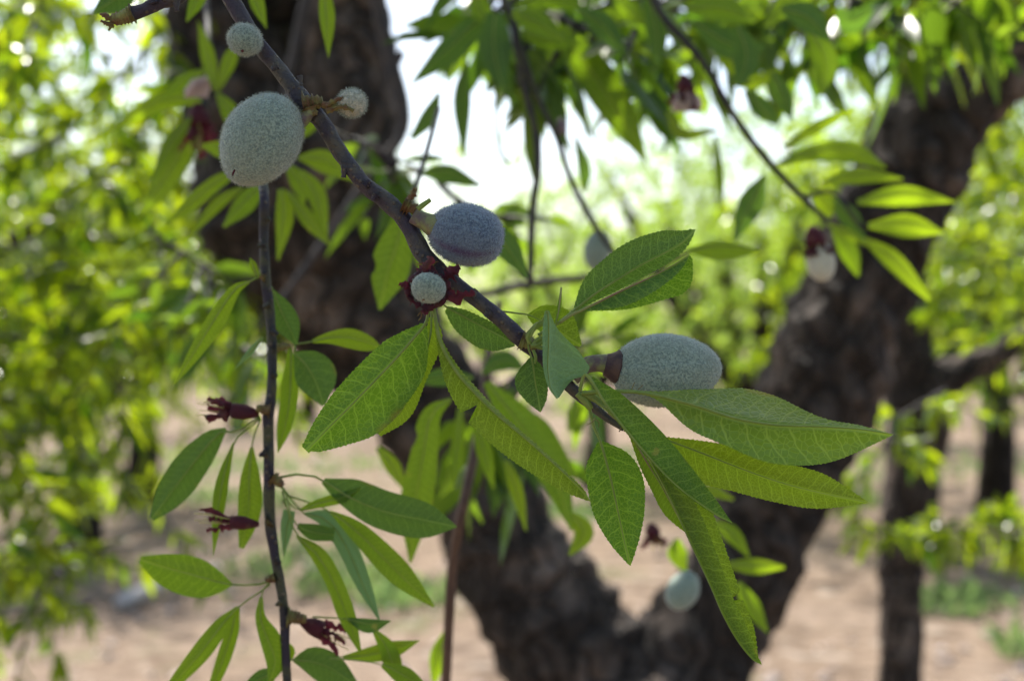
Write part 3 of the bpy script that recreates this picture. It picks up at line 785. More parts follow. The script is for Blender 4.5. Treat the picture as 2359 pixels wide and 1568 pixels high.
shoot('leafy_twig', 'two narrow leaves hanging in from the top edge beside the sharp twig', 'twig',
      [[(650, -120, 6, .75), (665, -60, 6, .72), (760, -60, 5, .70)], [(665, -60, 5, .72), (600, -45, 4, .7)]], .70, [
    ([(745, -40), (752, 40), (757, 136)], [8, 20, 0], [8, 16, 0], M_SOFT, dict(rnd=.2)),
    ([(578, -40), (592, 10), (614, 66)], [8, 18, 1], [8, 15, 1], M_SOFT, dict(rnd=.4)),
    ([(330, -60), (270, -5), (215, 30)], [10, 34, 4], [10, 34, 4], M_SOFTD, dict(rnd=.6)),
    ([(480, -60), (455, 0), (430, 50)], [6, 18, 2], [6, 18, 2], M_SOFT, dict(rnd=.7)),
    ], seed=4)
shoot('leafy_twig', 'broad dark green leaf with a ragged side behind the sharp twig', 'twig',
      [[(1010, 250, 6, .9), (980, 360, 6, .82), (945, 470, 6, .74)]], .74, [
    ([(935, 480), (915, 560), (893, 630), (874, 713)], [8, 36, 46, 4], [8, 40, 40, 2], M_SOFT, dict(rnd=.6, notch=((.62, .08, .4, 1),))),
    ([(1120, 510), (1165, 565), (1215, 640)], [4, 30, 3], [4, 28, 3], M_SOFTD, dict(rnd=.3)),
    ], seed=5)
shoot('leafy_twig', 'brown twig with drooping leaves hanging in front of the forked trunk', 'twig',
      [[(1150, 700, 8, 1.0), (1125, 820, 9, .93), (1112, 930, 10, .9), (1092, 1050, 11, .88), (1068, 1160, 12, .86), (1045, 1280, 12, .86), (1036, 1400, 12, .86), (1024, 1640, 11, .86)]], .84, [
    ([(1040, 918), (992, 958), (975, 1050), (955, 1170), (946, 1295)], [3, 24, 34, 38, 3], [3, 22, 30, 34, 3], M_SOFT, dict(d=.74, rnd=.5, notch=((.3, .04, .5, 1),))),
    ([(1060, 940), (1053, 1040), (1045, 1128)], [6, 17, 1], [6, 15, 1], M_OLIVE, dict(rnd=.8)),
    ([(1095, 955), (1115, 1040), (1138, 1126)], [6, 20, 2], [6, 18, 2], M_SOFT, dict(rnd=.6)),
    ([(1120, 880), (1200, 980), (1270, 1080), (1318, 1222)], [8, 42, 40, 3], [8, 40, 38, 3], M_SOFT, dict(rnd=.8)),
    ([(1165, 1060), (1190, 1130), (1212, 1222)], [6, 16, 2], [6, 15, 2], M_SOFT, dict(rnd=.0)),
    ([(1090, 870), (1020, 868), (960, 880)], [5, 22, 3], [5, 22, 3], M_SOFTD, dict(rnd=.4)),
    ([(1110, 860), (1160, 830), (1210, 850)], [5, 24, 3], [5, 24, 3], M_SOFTD, dict(rnd=.5)),
    ([(1190, 950), (1240, 990), (1330, 1100)], [6, 28, 3], [6, 26, 3], M_SOFT, dict(rnd=.9)),
    ([(1310, 1180), (1345, 1225), (1312, 1278)], [6, 24, 3], [6, 24, 3], M_SOFT, dict(rnd=.0)),
    ([(1030, 1450), (1010, 1510), (1000, 1570)], [6, 22, 6], [6, 20, 6], M_SOFT, dict(rnd=.5)),
    ([(870, 1030), (905, 1075), (935, 1130)], [6, 18, 3], [6, 18, 3], M_SOFT, dict(rnd=.0)),
    ], M_TWIG3, seed=6)
lo = shoot('almond_twig', 'twig with a pale almond and green leaves low in front of the fork', 'twig',
      [[(1420, 930, 6, 1.0), (1500, 1060, 6, .97), (1570, 1170, 7, .95), (1600, 1260, 6, .95), (1600, 1320, 6, .95)], [(1570, 1170, 5, .95), (1640, 1215, 5, .95), (1690, 1300, 5, .95)]], .95, [
    ([(1325, 922), (1322, 955), (1308, 992)], [5, 17, 3], [5, 15, 3], M_SOFT, dict(rnd=.5)),
    ([(1640, 1200), (1685, 1230), (1726, 1282)], [5, 20, 2], [5, 18, 2], M_SOFT, dict(rnd=.4)),
    ([(1678, 1300), (1740, 1303), (1808, 1306)], [8, 18, 3], [8, 20, 3], M_SOFT, dict(rnd=.1)),
    ([(1700, 1340), (1730, 1395), (1768, 1455)], [6, 22, 3], [6, 20, 3], M_SOFT, dict(rnd=.6)),
    ([(1560, 1240), (1560, 1275), (1580, 1318)], [6, 24, 3], [6, 22, 3], M_SOFT, dict(rnd=.6)),
    ([(1600, 1120), (1640, 1130), (1690, 1150)], [5, 14, 2], [5, 14, 2], M_SOFT, dict(rnd=.2)),
    ], seed=7)
almond(lo, (1598, 1318), (1548, 1400), 74, .95, M_ALM, 0, .05, hairs=0, seed=9)
withered_flower(lo, (1500, 1205), (1508, 1255), .95, 18, 12)

# ---- against the sky, top centre
ct = shoot('almond_twig', 'twig with dark leaves hanging against the white sky at top centre', 'twig',
      [[(1120, -160, 10), (1150, -40, 10), (1160, 0, 10), (1181, 44, 10), (1190, 100, 11), (1212, 215, 10), (1236, 318, 9), (1238, 400, 9), (1226, 490, 9), (1221, 650, 8)],
       [(1190, 90, 8), (1212, 150, 8), (1238, 225, 7), (1284, 318, 7), (1314, 412, 7), (1372, 522, 7), (1420, 590, 6)],
       [(1212, 215, 5), (1200, 190, 9), (1192, 170, 4)],
       [(1150, 120, 3), (1142, 250, 3), (1152, 345, 4), (1172, 378, 4)]], 1.05, [
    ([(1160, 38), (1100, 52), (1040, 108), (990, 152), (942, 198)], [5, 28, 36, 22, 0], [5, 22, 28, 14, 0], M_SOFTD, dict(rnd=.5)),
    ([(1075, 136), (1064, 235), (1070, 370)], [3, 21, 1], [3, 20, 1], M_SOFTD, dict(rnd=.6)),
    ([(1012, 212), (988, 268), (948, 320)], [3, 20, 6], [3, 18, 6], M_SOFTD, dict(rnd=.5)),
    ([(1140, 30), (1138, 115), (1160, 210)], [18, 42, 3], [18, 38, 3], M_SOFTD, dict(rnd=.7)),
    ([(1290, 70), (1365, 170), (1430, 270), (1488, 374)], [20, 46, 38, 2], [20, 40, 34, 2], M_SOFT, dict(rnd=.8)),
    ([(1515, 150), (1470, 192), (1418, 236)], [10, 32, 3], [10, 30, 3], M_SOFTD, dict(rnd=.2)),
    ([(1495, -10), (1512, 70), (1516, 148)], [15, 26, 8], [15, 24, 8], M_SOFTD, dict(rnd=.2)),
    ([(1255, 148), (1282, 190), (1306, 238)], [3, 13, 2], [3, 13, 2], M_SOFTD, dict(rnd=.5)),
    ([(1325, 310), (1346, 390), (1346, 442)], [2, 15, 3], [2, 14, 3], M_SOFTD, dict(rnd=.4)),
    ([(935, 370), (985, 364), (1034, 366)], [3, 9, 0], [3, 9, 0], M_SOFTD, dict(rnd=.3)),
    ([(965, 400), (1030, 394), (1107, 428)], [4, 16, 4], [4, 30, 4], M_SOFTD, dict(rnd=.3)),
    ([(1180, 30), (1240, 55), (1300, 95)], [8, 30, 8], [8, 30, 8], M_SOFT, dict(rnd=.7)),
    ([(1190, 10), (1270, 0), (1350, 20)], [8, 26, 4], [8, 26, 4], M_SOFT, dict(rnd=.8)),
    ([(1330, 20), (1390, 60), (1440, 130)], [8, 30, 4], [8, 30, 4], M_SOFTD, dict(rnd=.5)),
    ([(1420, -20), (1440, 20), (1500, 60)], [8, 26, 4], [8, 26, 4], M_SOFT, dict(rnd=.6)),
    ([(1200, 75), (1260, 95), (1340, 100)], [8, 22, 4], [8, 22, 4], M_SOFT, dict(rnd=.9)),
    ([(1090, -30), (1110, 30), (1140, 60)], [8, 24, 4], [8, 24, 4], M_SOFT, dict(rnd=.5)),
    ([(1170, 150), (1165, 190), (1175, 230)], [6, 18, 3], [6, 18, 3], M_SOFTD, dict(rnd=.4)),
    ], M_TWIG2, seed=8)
almond(ct, (1168, 60), (1140, 158), 46, 1.02, M_ALM, 0, .0, hairs=0, seed=12)
almond(ct, (1290, 272), (1298, 312), 24, 1.05, simple_mat('purple_bud', ((.10, .07, .09), (.2, .15, .15)), 200, .7), hairs=0, seed=13, name='bud')
almond(ct, (1385, 530), (1368, 622), 64, 1.1, M_ALM, 0, .0, hairs=0, seed=14)

# ---- right top branch
rt = shoot('almond_branch', 'blurred branch with sunlit leaf tufts and two pinkish young fruits at upper right', 'branch',
      [[(1470, -90, 9), (1500, -10, 9), (1533, 46, 9), (1575, 90, 9), (1629, 159, 8), (1692, 268, 8), (1767, 368, 8), (1850, 456, 7), (1905, 510, 6)],
       [(1850, 456, 5), (1920, 445, 5), (1990, 530, 5)]], 1.0, [
    ([(1762, 405), (1728, 470), (1690, 554)], [6, 32, 4], [6, 28, 4], M_SOFTD, dict(rnd=.3)),
    ([(1790, 380), (1880, 352), (1960, 350), (2040, 386)], [4, 20, 24, 3], [4, 20, 26, 3], M_SOFT, dict(rnd=.4)),
    ([(1895, 420), (1980, 404), (2080, 412)], [4, 18, 2], [4, 20, 2], M_SOFT, dict(rnd=0.)),
    ([(1975, 466), (2080, 450), (2206, 466)], [6, 24, 0], [6, 26, 0], M_SOFT, dict(rnd=.1)),
    ([(2000, 520), (2090, 520), (2173, 536)], [6, 28, 3], [6, 28, 3], M_SOFT, dict(rnd=0.)),
    ([(1905, 515), (1955, 540), (1996, 564)], [4, 12, 3], [4, 12, 3], M_SOFT, dict(rnd=0.)),
    ([(1990, 550), (2060, 602), (2142, 692)], [5, 22, 5], [5, 22, 5], M_SOFT, dict(rnd=0.)),
    ([(1910, 455), (1955, 500), (1992, 552)], [4, 24, 3], [4, 22, 3], M_SOFTD, dict(rnd=.3)),
    ([(1922, 528), (1955, 580), (1977, 636)], [8, 24, 4], [8, 22, 4], M_SOFT, dict(rnd=.7)),
    ([(1780, 168), (1802, 220), (1824, 276)], [8, 24, 3], [8, 22, 3], M_SOFTD, dict(rnd=.3)),
    ([(1718, 208), (1755, 250), (1792, 287)], [6, 24, 4], [6, 22, 4], M_SOFTD, dict(rnd=.5)),
    ([(1805, 338), (1890, 290), (1972, 248)], [5, 15, 2], [5, 14, 2], M_SOFT, dict(rnd=.2)),
    ([(1648, 315), (1656, 400), (1662, 486)], [3, 11, 2], [3, 10, 2], M_SOFT, dict(rnd=.6)),
    ([(1540, 255), (1570, 308), (1652, 300)], [6, 12, 3], [6, 14, 3], M_OLIVE, dict(rnd=.2)),
    ([(1870, 430), (1900, 470), (1915, 500)], [6, 20, 4], [6, 20, 4], M_SOFT, dict(rnd=0.)),
    ([(1600, 50), (1680, 100), (1760, 110)], [8, 36, 6], [8, 36, 6], M_SOFTD, dict(rnd=.6)),
    ([(1580, 20), (1660, 20), (1740, 50)], [8, 34, 6], [8, 34, 6], M_SOFT, dict(rnd=.8)),
    ([(1700, 60), (1720, 130), (1700, 200)], [8, 34, 6], [8, 34, 6], M_SOFTD, dict(rnd=.6)),
    ([(1800, 20), (1860, 40), (1910, 90)], [8, 34, 6], [8, 34, 6], M_SOFTD, dict(rnd=.5)),
    ([(1860, 60), (1900, 140), (1890, 220)], [8, 32, 6], [8, 32, 6], M_SOFT, dict(rnd=.8)),
    ([(1640, 100), (1690, 150), (1720, 190)], [6, 22, 4], [6, 22, 4], M_SOFT, dict(rnd=.3)),
    ([(1690, 190), (1740, 190), (1800, 160)], [6, 16, 4], [6, 16, 4], M_SOFT, dict(rnd=.2)),
    ([(1760, 60), (1830, 0), (1900, -40)], [6, 30, 4], [6, 30, 4], M_SOFT, dict(rnd=.6)),
    ([(2010, 20), (1960, 50), (1930, 20)], [6, 30, 4], [6, 30, 4], M_SOFTD, dict(rnd=.6)),
    ], seed=9)
almond(rt, (1882, 555), (1898, 648), 66, .98, M_ALMW, 0, .1, hairs=0, seed=15, label='whitish almond in a purple calyx')
withered_flower(rt, (1870, 520), (1888, 600), .975, 24, 21)
withered_flower(rt, (1574, 172), (1582, 240), .98, 20, 22)
mb = MB()
for k in range(4): strip(mb, [(1570 + 4 * k, 205, 5, 0), (1560 + 14 * k, 230, 12, -6), (1556 + 16 * k, 258, 7, -4)], .98, k + 50, rag=.15)
mb.build('petal', M_PETAL, rt)
shoot('leafy_twig', 'single green leaf reaching right from behind the dark glossy leaf', 'twig',
      [[(1380, 700, 4, .9), (1480, 640, 4, .84), (1585, 580, 4, .8)]], .8, [
    ([(1585, 577), (1660, 568), (1752, 578)], [5, 14, 3], [5, 34, 4], M_SOFT, dict(rnd=.4))], seed=10)

# ---- bare grey branches between the trunk and the twig
b1 = thing('bare_branch', P(900, -60, 1.75), 'thin blue grey branch crossing in front of the dark trunk from the top', 'branch')
mb = MB()
ptube(mb, [(845, -120, 16), (872, 20, 17), (900, 140, 18), (928, 250, 17), (925, 310, 13), (880, 370, 12), (820, 450, 11), (760, 540, 10), (700, 620, 9), (650, 688, 8), (590, 760, 6)], 1.75, 9, 40, .06, 2)
ptube(mb, [(908, 150, 12), (920, 132, 11), (928, 118, 8)], 1.75, 8, 5, .1, 3)
mb.build('stem', M_LIMB, b1)
b2 = thing('bare_branch', P(690, -60, 1.8), 'thin dark branch at the top left of the forked trunk', 'branch')
mb = MB(); ptube(mb, [(735, -100, 12), (700, 20, 12), (678, 120, 11), (655, 230, 9), (650, 300, 8), (690, 420, 6)], 1.85, 8, 30, .06, 5); mb.build('stem', M_LIMB, b2)
b3 = thing('bare_branch', P(1000, 690, 1.6), 'dark horizontal branch behind the toothed leaves', 'branch')
mb = MB(); ptube(mb, [(1000, 700, 8), (1120, 675, 9), (1230, 652, 10), (1330, 640, 9), (1420, 625, 7), (1500, 560, 5)], 1.5, 8, 30, .06, 6); mb.build('stem', M_LIMB, b3)

# ================================================================== 5. trees
def flesh(name, rows, d, m, parent, sides=28, lump=.10, seed=0, n=None, dvar=0.):
    mb = MB()
    ptube(mb, rows, d, sides, n or 14 * (len(rows) - 1), lump, seed)
    return mb.build(name, m, parent)


def leaves_mesh(base, dirv, ln, wd, rs, droop=.25):
    """vectorised leaves: base (N,3), unit direction (N,3), length, width"""
    N = len(base)
    rnd = rs.normal(0, 1, (N, 3))
    side = np.cross(dirv, rnd); side /= np.linalg.norm(side, axis=1)[:, None] + 1e-9
    nor = np.cross(side, dirv)
    T = [(0, 0, 0), (.32, .9, .16), (.68, .75, .12), (1, 0, 0), (.68, -.75, .12), (.32, -.9, .16), (.32, 0, 0), (.68, 0, 0)]
    V = np.zeros((N, 8, 3))
    for k, (t, w, h) in enumerate(T):
        V[:, k] = base + dirv * (t * ln)[:, None] + side * (w * wd)[:, None] * .5 + nor * (h * wd)[:, None]
        V[:, k, 2] -= droop * ln * t * t
    F = [(0, 6, 1), (0, 5, 6), (1, 6, 7, 2), (6, 5, 4, 7), (2, 7, 3), (7, 4, 3)]
    faces = []
    idx = np.arange(N) * 8
    for f in F:
        faces += (idx[:, None] + np.array(f)[None]).tolist()
    r = np.repeat(np.clip(rs.rand(N), 0, 1), 8)
    return V.reshape(-1, 3), faces, r


def sprays(starts, dirs, lens, rs, leaf_len=.055, step=.022, wr=.30, gravity=.5, per=2):
    """hanging twigs carrying leaves; returns leaf arrays and twig polylines"""
    B, Dv, Ln, tw = [], [], [], []
    for s, dv, L in zip(starts, dirs, lens):
        n = max(3, int(L / step))
        p = np.array(s, float); v = np.array(dv, float); pl = [p.copy()]
        for i in range(n):
            v = v + np.array([0, 0, -gravity]) * step * 2.2 + rs.normal(0, .05, 3); v /= np.linalg.norm(v)
            p = p + v * step; pl.append(p.copy())
            for q in range(per):
                if rs.rand() < .12: continue
                o = rs.normal(0, 1, 3); o -= v * np.dot(o, v); o /= np.linalg.norm(o) + 1e-9
                dd = o * .85 + v * .55 + np.array([0, 0, -.25]); dd /= np.linalg.norm(dd)
                B.append(p); Dv.append(dd); Ln.append(leaf_len * (.55 + .7 * rs.rand()))
        tw.append(pl)
    B, Dv, Ln = np.array(B), np.array(Dv), np.array(Ln)
    return B, Dv, Ln, Ln * wr * (.8 + .5 * rs.rand(len(Ln))), tw


def crown(parent, starts, dirs, lens, seed, m, name='crown', twigs=True, keep=None, **kw):
    rs = np.random.RandomState(seed)
    B, Dv, Ln, Wd, tw = sprays(starts, dirs, lens, rs, **kw)
    if keep is not None:
        k = keep(B, rs); B, Dv, Ln, Wd = B[k], Dv[k], Ln[k], Wd[k]
    v, f, r = leaves_mesh(B, Dv, Ln, Wd, rs)
    mi = None
    if twigs:
        mb = MB()
        for pl in tw:
            q = pl[::3] if len(pl) > 6 else pl
            tube(mb, q, np.linspace(.0035, .0012, len(q)), 4, cap=False)
        n0 = len(v); mi = [0] * len(f) + [1] * len(mb.f)
        f = f + [tuple(i + n0 for i in q) for q in mb.f]
        v = np.vstack([v, np.array(mb.v)]); r = np.concatenate([r, np.zeros(len(mb.v))])
    o = mesh_obj(name, v, f, [m, M_TWIG2], parent, None, r, mi)
    return o


def pixbox(rs, n, x, y, d, f=None):
    out = []
    while len(out) < n:
        q = (rs.uniform(*x), rs.uniform(*y), rs.uniform(*d))
        if f is None or rs.rand() < f(*q): out.append(P(*q))
    return out


def rdirs(rs, n, up=.2, sp=.8, bias=(0, 0, 0)):
    v = rs.normal(0, sp, (n, 3)); v[:, 2] = v[:, 2] * .5 + up; v += np.array(bias)
    return v / np.linalg.norm(v, axis=1)[:, None]


# ---- the forked tree
DT = 2.3
ft = thing('almond_tree', (P(1450, 784, DT)[0], DT, 0), 'big old forked almond tree with dark rough bark behind the twigs', 'tree')
flesh('trunk', [(1440, 2980, 420), (1445, 2700, 330), (1440, 2200, 270), (1445, 1850, 275), (1440, 1640, 265), (1430, 1545, 190), (1425, 1500, 90)], DT, M_BARK, ft, 32, .07, 1)
flesh('limb', [(1420, 1660, 200), (1330, 1520, 170), (1200, 1320, 142), (1090, 1120, 128), (960, 900, 138), (850, 740, 165), (740, 590, 210), (690, 470, 232), (660, 350, 190), (655, 300, 120)], DT, M_BARK, ft, 30, .10, 2)
flesh('limb', [(720, 480, 190), (770, 330, 150), (800, 180, 116), (800, 30, 96), (790, -160, 88), (820, -420, 80), (900, -800, 60)], DT + .02, M_BARK, ft, 26, .10, 3)
flesh('limb', [(660, 480, 190), (600, 330, 165), (545, 190, 135), (500, 50, 112), (450, -120, 95), (380, -400, 80), (250, -800, 60)], DT + .05, M_BARK, ft, 26, .10, 4)
flesh('limb', [(1470, 1660, 190), (1580, 1530, 150), (1680, 1370, 128), (1750, 1220, 124), (1820, 1060, 130), (1890, 890, 140), (1950, 730, 128), (2030, 540, 120), (2100, 380, 128), (2170, 270, 110), (2260, 205, 82), (2370, 140, 74), (2520, 40, 66), (2700, -150, 60)], DT, M_BARK, ft, 30, .10, 5)
flesh('limb', [(2070, 400, 95), (2085, 290, 75), (2105, 200, 55), (2130, 90, 46), (2150, -40, 42), (2140, -260, 38)], DT + .03, M_BARK, ft, 20, .10, 6)
flesh('limb', [(2090, 420, 90), (2200, 280, 75), (2300, 130, 62), (2370, -20, 56), (2430, -200, 50)], DT - .03, M_BARK, ft, 20, .10, 7)
flesh('limb', [(690, 450, 150), (684, 250, 120), (672, 60, 104), (650, -200, 90), (600, -600, 60)], DT + .16, M_BARK, ft, 22, .10, 8)
# its crown overhead: it is what shades the twigs and the trunk below
SUN_EL, SUN_AZ = rad(54), rad(-22)          # azimuth from the view direction, left is negative
SUN = np.array([math.sin(SUN_AZ) * math.cos(SUN_EL), math.cos(SUN_AZ) * math.cos(SUN_EL), math.sin(SUN_EL)])
rs = np.random.RandomState(44)
st = []
line0 = np.array([.02, .49, 1.5])
for k in range(430):                                  # unseen leaf cluster added along the sun ray to shade the front twigs
    t = rs.uniform(1.0, 2.1); q = line0 + SUN * t + rs.normal(0, 1, 3) * np.array([.17, .15, .12])
    st.append(q)
for k in range(200):                                  # unseen boughs sunward of the fork, placed to shade it
    st.append(np.array([rs.uniform(-.85, .85), rs.uniform(2.9, 4.2), rs.uniform(2.75, 3.7)]))
for k in range(300):                                  # boughs reaching over and behind the viewer
    st.append(np.array([rs.uniform(-1.6, 1.6), rs.uniform(-1.8, .7), rs.uniform(2.35, 3.4)]))
st = [q for q in st if q[1] < 0 or (q[2] - CAMZ) / q[1] > .44]
crown(ft, st, rdirs(rs, len(st), .1), rs.uniform(.25, .5, len(st)), 45, M_FAR, keep=lambda B, r: ((B[:, 2] - CAMZ) > .40 * B[:, 1]) & (B[:, 2] > CAMZ + .45), leaf_len=.07, step=.03)

# ---- tree on the left, its sunlit sprays hang all down the left side
lt = thing('almond_tree', (P(-330, 784, 3.6)[0], 3.6, 0), 'leafy almond tree filling the left side with sunlit sprays', 'tree')
flesh('trunk', [(-330, 2400, 110), (-335, 2000, 90), (-320, 1500, 80), (-280, 1100, 80), (-200, 800, 74), (-130, 480, 60), (-20, 200, 44), (100, -100, 30), (150, -500, 18)], 3.6, M_BARK2, lt, 14, .08, 3)
flesh('limb', [(-200, 800, 40), (-60, 620, 26), (120, 500, 20), (300, 330, 14), (430, 100, 9)], 3.5, M_BARK2, lt, 10, .08, 4)
flesh('limb', [(-240, 950, 30), (-60, 1010, 22), (140, 960, 17), (330, 850, 12), (480, 720, 7), (590, 640, 4)], 3.4, M_BARK2, lt, 8, .08, 5)
rs = np.random.RandomState(7)


def left_mask(x, y, d):
    lim = 830 if x > 230 else 1420
    if x > 560: return 0
    if y > lim: return 0
    m = 1. if y > 150 else .75
    if x < 140 and y < 330: m *= .45
    if x > 430 and y < 250: m *= .3
    if x > 420 and y > 560: m *= .8
    return m


st = pixbox(rs, 330, (-500, 560), (-200, 1400), (2.3, 3.7), left_mask)
crown(lt, st, rdirs(rs, len(st), -.1), rs.uniform(.2, .42, len(st)), 8, M_FAR, leaf_len=.058, step=.024)

# ---- tree on the right behind the fork
r2 = thing('almond_tree', (P(2080, 784, 3.9)[0], 3.9, 0), 'slim dark tree trunk with a side branch right of the fork', 'tree')
flesh('trunk', [(2050, 2150, 80), (2066, 1800, 56), (2074, 1560, 50), (2076, 1300, 50), (2098, 1080, 60), (2116, 960, 72), (2100, 860, 64), (2080, 700, 52), (2090, 400, 44), (2140, 0, 36), (2200, -500, 26)], 3.9, M_BARK, r2, 18, .10, 9)
flesh('limb', [(2110, 940, 50), (2170, 880, 46), (2235, 845, 36), (2300, 815, 28), (2380, 760, 24), (2520, 640, 20), (2700, 400, 16)], 3.9, M_BARK, r2, 14, .10, 10)
rs = np.random.RandomState(17)


def right_mask(x, y, d):
    if x < 2120 + max(0, 560 - y) * .45: return 0
    if y > 780 and x < 2200: return 0
    return 1. if y > 260 else .5


st = pixbox(rs, 250, (2080, 3000), (-300, 900), (2.9, 5.2), right_mask)
crown(r2, st, rdirs(rs, len(st), -.05), rs.uniform(.18, .34, len(st)), 18, M_FAR, leaf_len=.056, step=.024)
# sunlit low sprays in front of that trunk, each a twig of its own
def spray_thing(label, pts, d, seed, n, L, group=None, m=None, bias=(0, 0, 0), leaf_len=.055, dens=2):
    rs = np.random.RandomState(seed)
    t = thing('leafy_twig', P(*pts[0][:2], d), label, 'twig', group)
    mb = MB(); ptube(mb, [(x, y, max(2, 5 - i)) for i, (x, y) in enumerate(pts)], d, 7); mb.build('stem', M_TWIG2, t)
    c = catmull([(x, y) for x, y in pts], n)
    st = [P(q[0], q[1], d + rs.randn() * .02) for q in c[1:]]
    crown(t, st, rdirs(rs, len(st), .0, bias=bias), rs.uniform(L * .6, L, len(st)), seed + 1, m or M_FAR, 'foliage', leaf_len=leaf_len, step=.022, per=dens)
    return t


spray_thing('bright sunlit sprig hanging below the tips of the two longest right hand leaves', [(2180, 900), (2080, 960), (2020, 1050), (1990, 1120)], 3.0, 61, 12, .13, dens=3)
spray_thing('bright sunlit sprig lying across the slim dark trunk', [(2420, 1215), (2300, 1225), (2180, 1215), (2090, 1230), (2040, 1220)], 2.9, 63, 18, .14, dens=3)
spray_thing('sunlit sprig at the right edge above the ground', [(2480, 1190), (2400, 1215), (2330, 1240)], 3.1, 65, 10, .14, dens=3)
M_FARD = leaf_material('foliage_shaded', (.026, .068, .010), (.05, .09, .025), (.32, .50, .015), (.2, .3, .05), tfac=.42, veins=False, rough=.35, rndcol=(.3, .45, .6))  # darker copy of the foliage, backlit shade put into the leaf colour
spray_thing('long leafy bough running along the top edge against the sky', [(2560, -90), (2150, -50), (1750, -10), (1400, -30), (1080, -80)], 1.35, 71, 46, .10, m=M_FARD, bias=(0, 0, -.5), leaf_len=.062)
spray_thing('sunlit leafy bough behind the blurred branch at upper right', [(2600, -60), (2250, -50), (1950, 0), (1700, 0), (1450, -20)], 1.9, 73, 46, .10, m=M_FAR, bias=(0, 0, -.3), leaf_len=.06)
spray_thing('dark leafy shoot crossing the sky gap at top centre', [(1130, -40), (1260, 30), (1370, 60), (1480, 60), (1560, 20)], 1.15, 77, 13, .06, m=M_FARD, bias=(0, 0, -.6), leaf_len=.056)
spray_thing('leafy shoot in front of the centre of the fork', [(1290, 760), (1210, 850), (1130, 900), (1060, 930)], 1.1, 79, 8, .05, m=M_FARD, bias=(0, 0, -.8), leaf_len=.055)
spray_thing('deep green shoot in front of the trunk left of the hanging twig', [(380, 560), (450, 600), (520, 690), (560, 800)], 1.6, 81, 12, .06, m=M_FARD, bias=(-.2, 0, -.5), leaf_len=.055)
spray_thing('thin leafy shoot with dark leaves below the sky gap', [(760, 300), (900, 360), (1010, 420), (1090, 500)], 1.25, 75, 7, .05, m=M_FARD, bias=(.3, 0, -.3), leaf_len=.05)
# ---- foliage of the fork's right limb, over the top right corner
rs = np.random.RandomState(27)


def tr_mask(x, y, d):
    if x < 1960: return .25 if y < 90 else 0
    if y > 130 + (x - 1960) * .12: return 0
    return 1.


st = pixbox(rs, 120, (1250, 2750), (-350, 200), (1.9, 3.4), tr_mask)
tc = thing('almond_branch', P(2300, -60, 2.3), 'leafy branch with bright leaves filling the top right corner', 'branch')
mb = MB(); ptube(mb, [(2700, -260, 20), (2400, -120, 16), (2150, -60, 12), (1900, -80, 8), (1600, -130, 5)], 2.3, 8, 30, .08, 3); mb.build('stem', M_LIMB, tc)
crown(tc, st, rdirs(rs, len(st), -.1), rs.uniform(.08, .17, len(st)), 28, M_FAR, 'foliage', leaf_len=.06, step=.024)

# ---- orchard trees further off
def orchard_tree(x, y, h, r, seed, label, group, m, nsp=300, leaf_len=.10, lean=0.):
    rs = np.random.RandomState(seed)
    t = thing('almond_tree', (x, y, 0), label, 'tree', group)
    mb = MB()
    fk = h * .32
    tube(mb, [np.array([x, y, -.05]), np.array([x + .04 + lean * .3, y, fk * .5]), np.array([x + lean, y, fk])], [.17, .13, .12], 10, .1, seed)
    mb.build('trunk', M_BARK2, t)
    ends = []
    for k in range(5):
        a = k * 1.257 + rs.rand()
        e = np.array([x + lean + math.cos(a) * r * .65, y + math.sin(a) * r * .65, h * (.68 + .15 * rs.rand())])
        b = np.array([x + lean, y, fk]); mid = (b + e) / 2 + np.array([0, 0, -.12]) + rs.normal(0, .08, 3)
        mb = MB(); tube(mb, catmull([b, mid, e], 8), np.linspace(.09, .025, 9), 8, .1, seed + k); mb.build('limb', M_BARK2, t)
    st = []
    cz, hz = h * .66, h * .36
    lob = [rs.normal(0, 1, 3) for _ in range(9)]
    while len(st) < nsp:
        v = rs.normal(0, 1, 3); v /= np.linalg.norm(v)
        g = 1 + .22 * sum(math.cos(3 * np.dot(v, l)) for l in lob) / 3
        rr = rs.rand() ** .45 * g
        st.append(np.array([x + lean + v[0] * r * rr, y + v[1] * r * rr, cz + v[2] * hz * rr]))
    crown(t, st, rdirs(rs, nsp, -.05), rs.uniform(.25, .55, nsp), seed + 3, m, twigs=False, leaf_len=leaf_len, step=.05, wr=.34, gravity=.35)
    return t


def copy_tree(o, loc, rz, sc, label=None, group=None):
    c = o.copy(); COL.objects.link(c); c.location = loc; c.rotation_euler = (0, 0, rz); c.scale = (sc, sc, sc)
    if label: c['label'] = label
    if group: c['group'] = group
    for ch in list(o.children):
        k = ch.copy(); COL.objects.link(k); k.parent = c
    return c


G = 'orchard trees beyond the forked tree'
LB = 'pale green orchard tree standing far behind the forked tree'
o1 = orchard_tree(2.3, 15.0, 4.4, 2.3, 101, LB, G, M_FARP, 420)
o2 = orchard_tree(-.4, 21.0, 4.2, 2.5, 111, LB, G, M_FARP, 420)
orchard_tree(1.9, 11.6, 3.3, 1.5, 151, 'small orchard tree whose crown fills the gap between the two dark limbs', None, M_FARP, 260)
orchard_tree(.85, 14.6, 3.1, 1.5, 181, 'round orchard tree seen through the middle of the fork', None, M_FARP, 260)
orchard_tree(2.9, 10.2, 3.2, 1.3, 191, 'leafy orchard tree close behind the slim dark trunk', None, M_FAR, 340)
orchard_tree(4.5, 9.4, 3.6, 1.9, 161, 'orchard tree just outside the right edge, shading the weedy soil', None, M_FAR, 380)
orchard_tree(-3.0, 9.8, 3.0, 1.3, 171, 'low orchard tree nearest behind the left spray', None, M_FAR, 460)
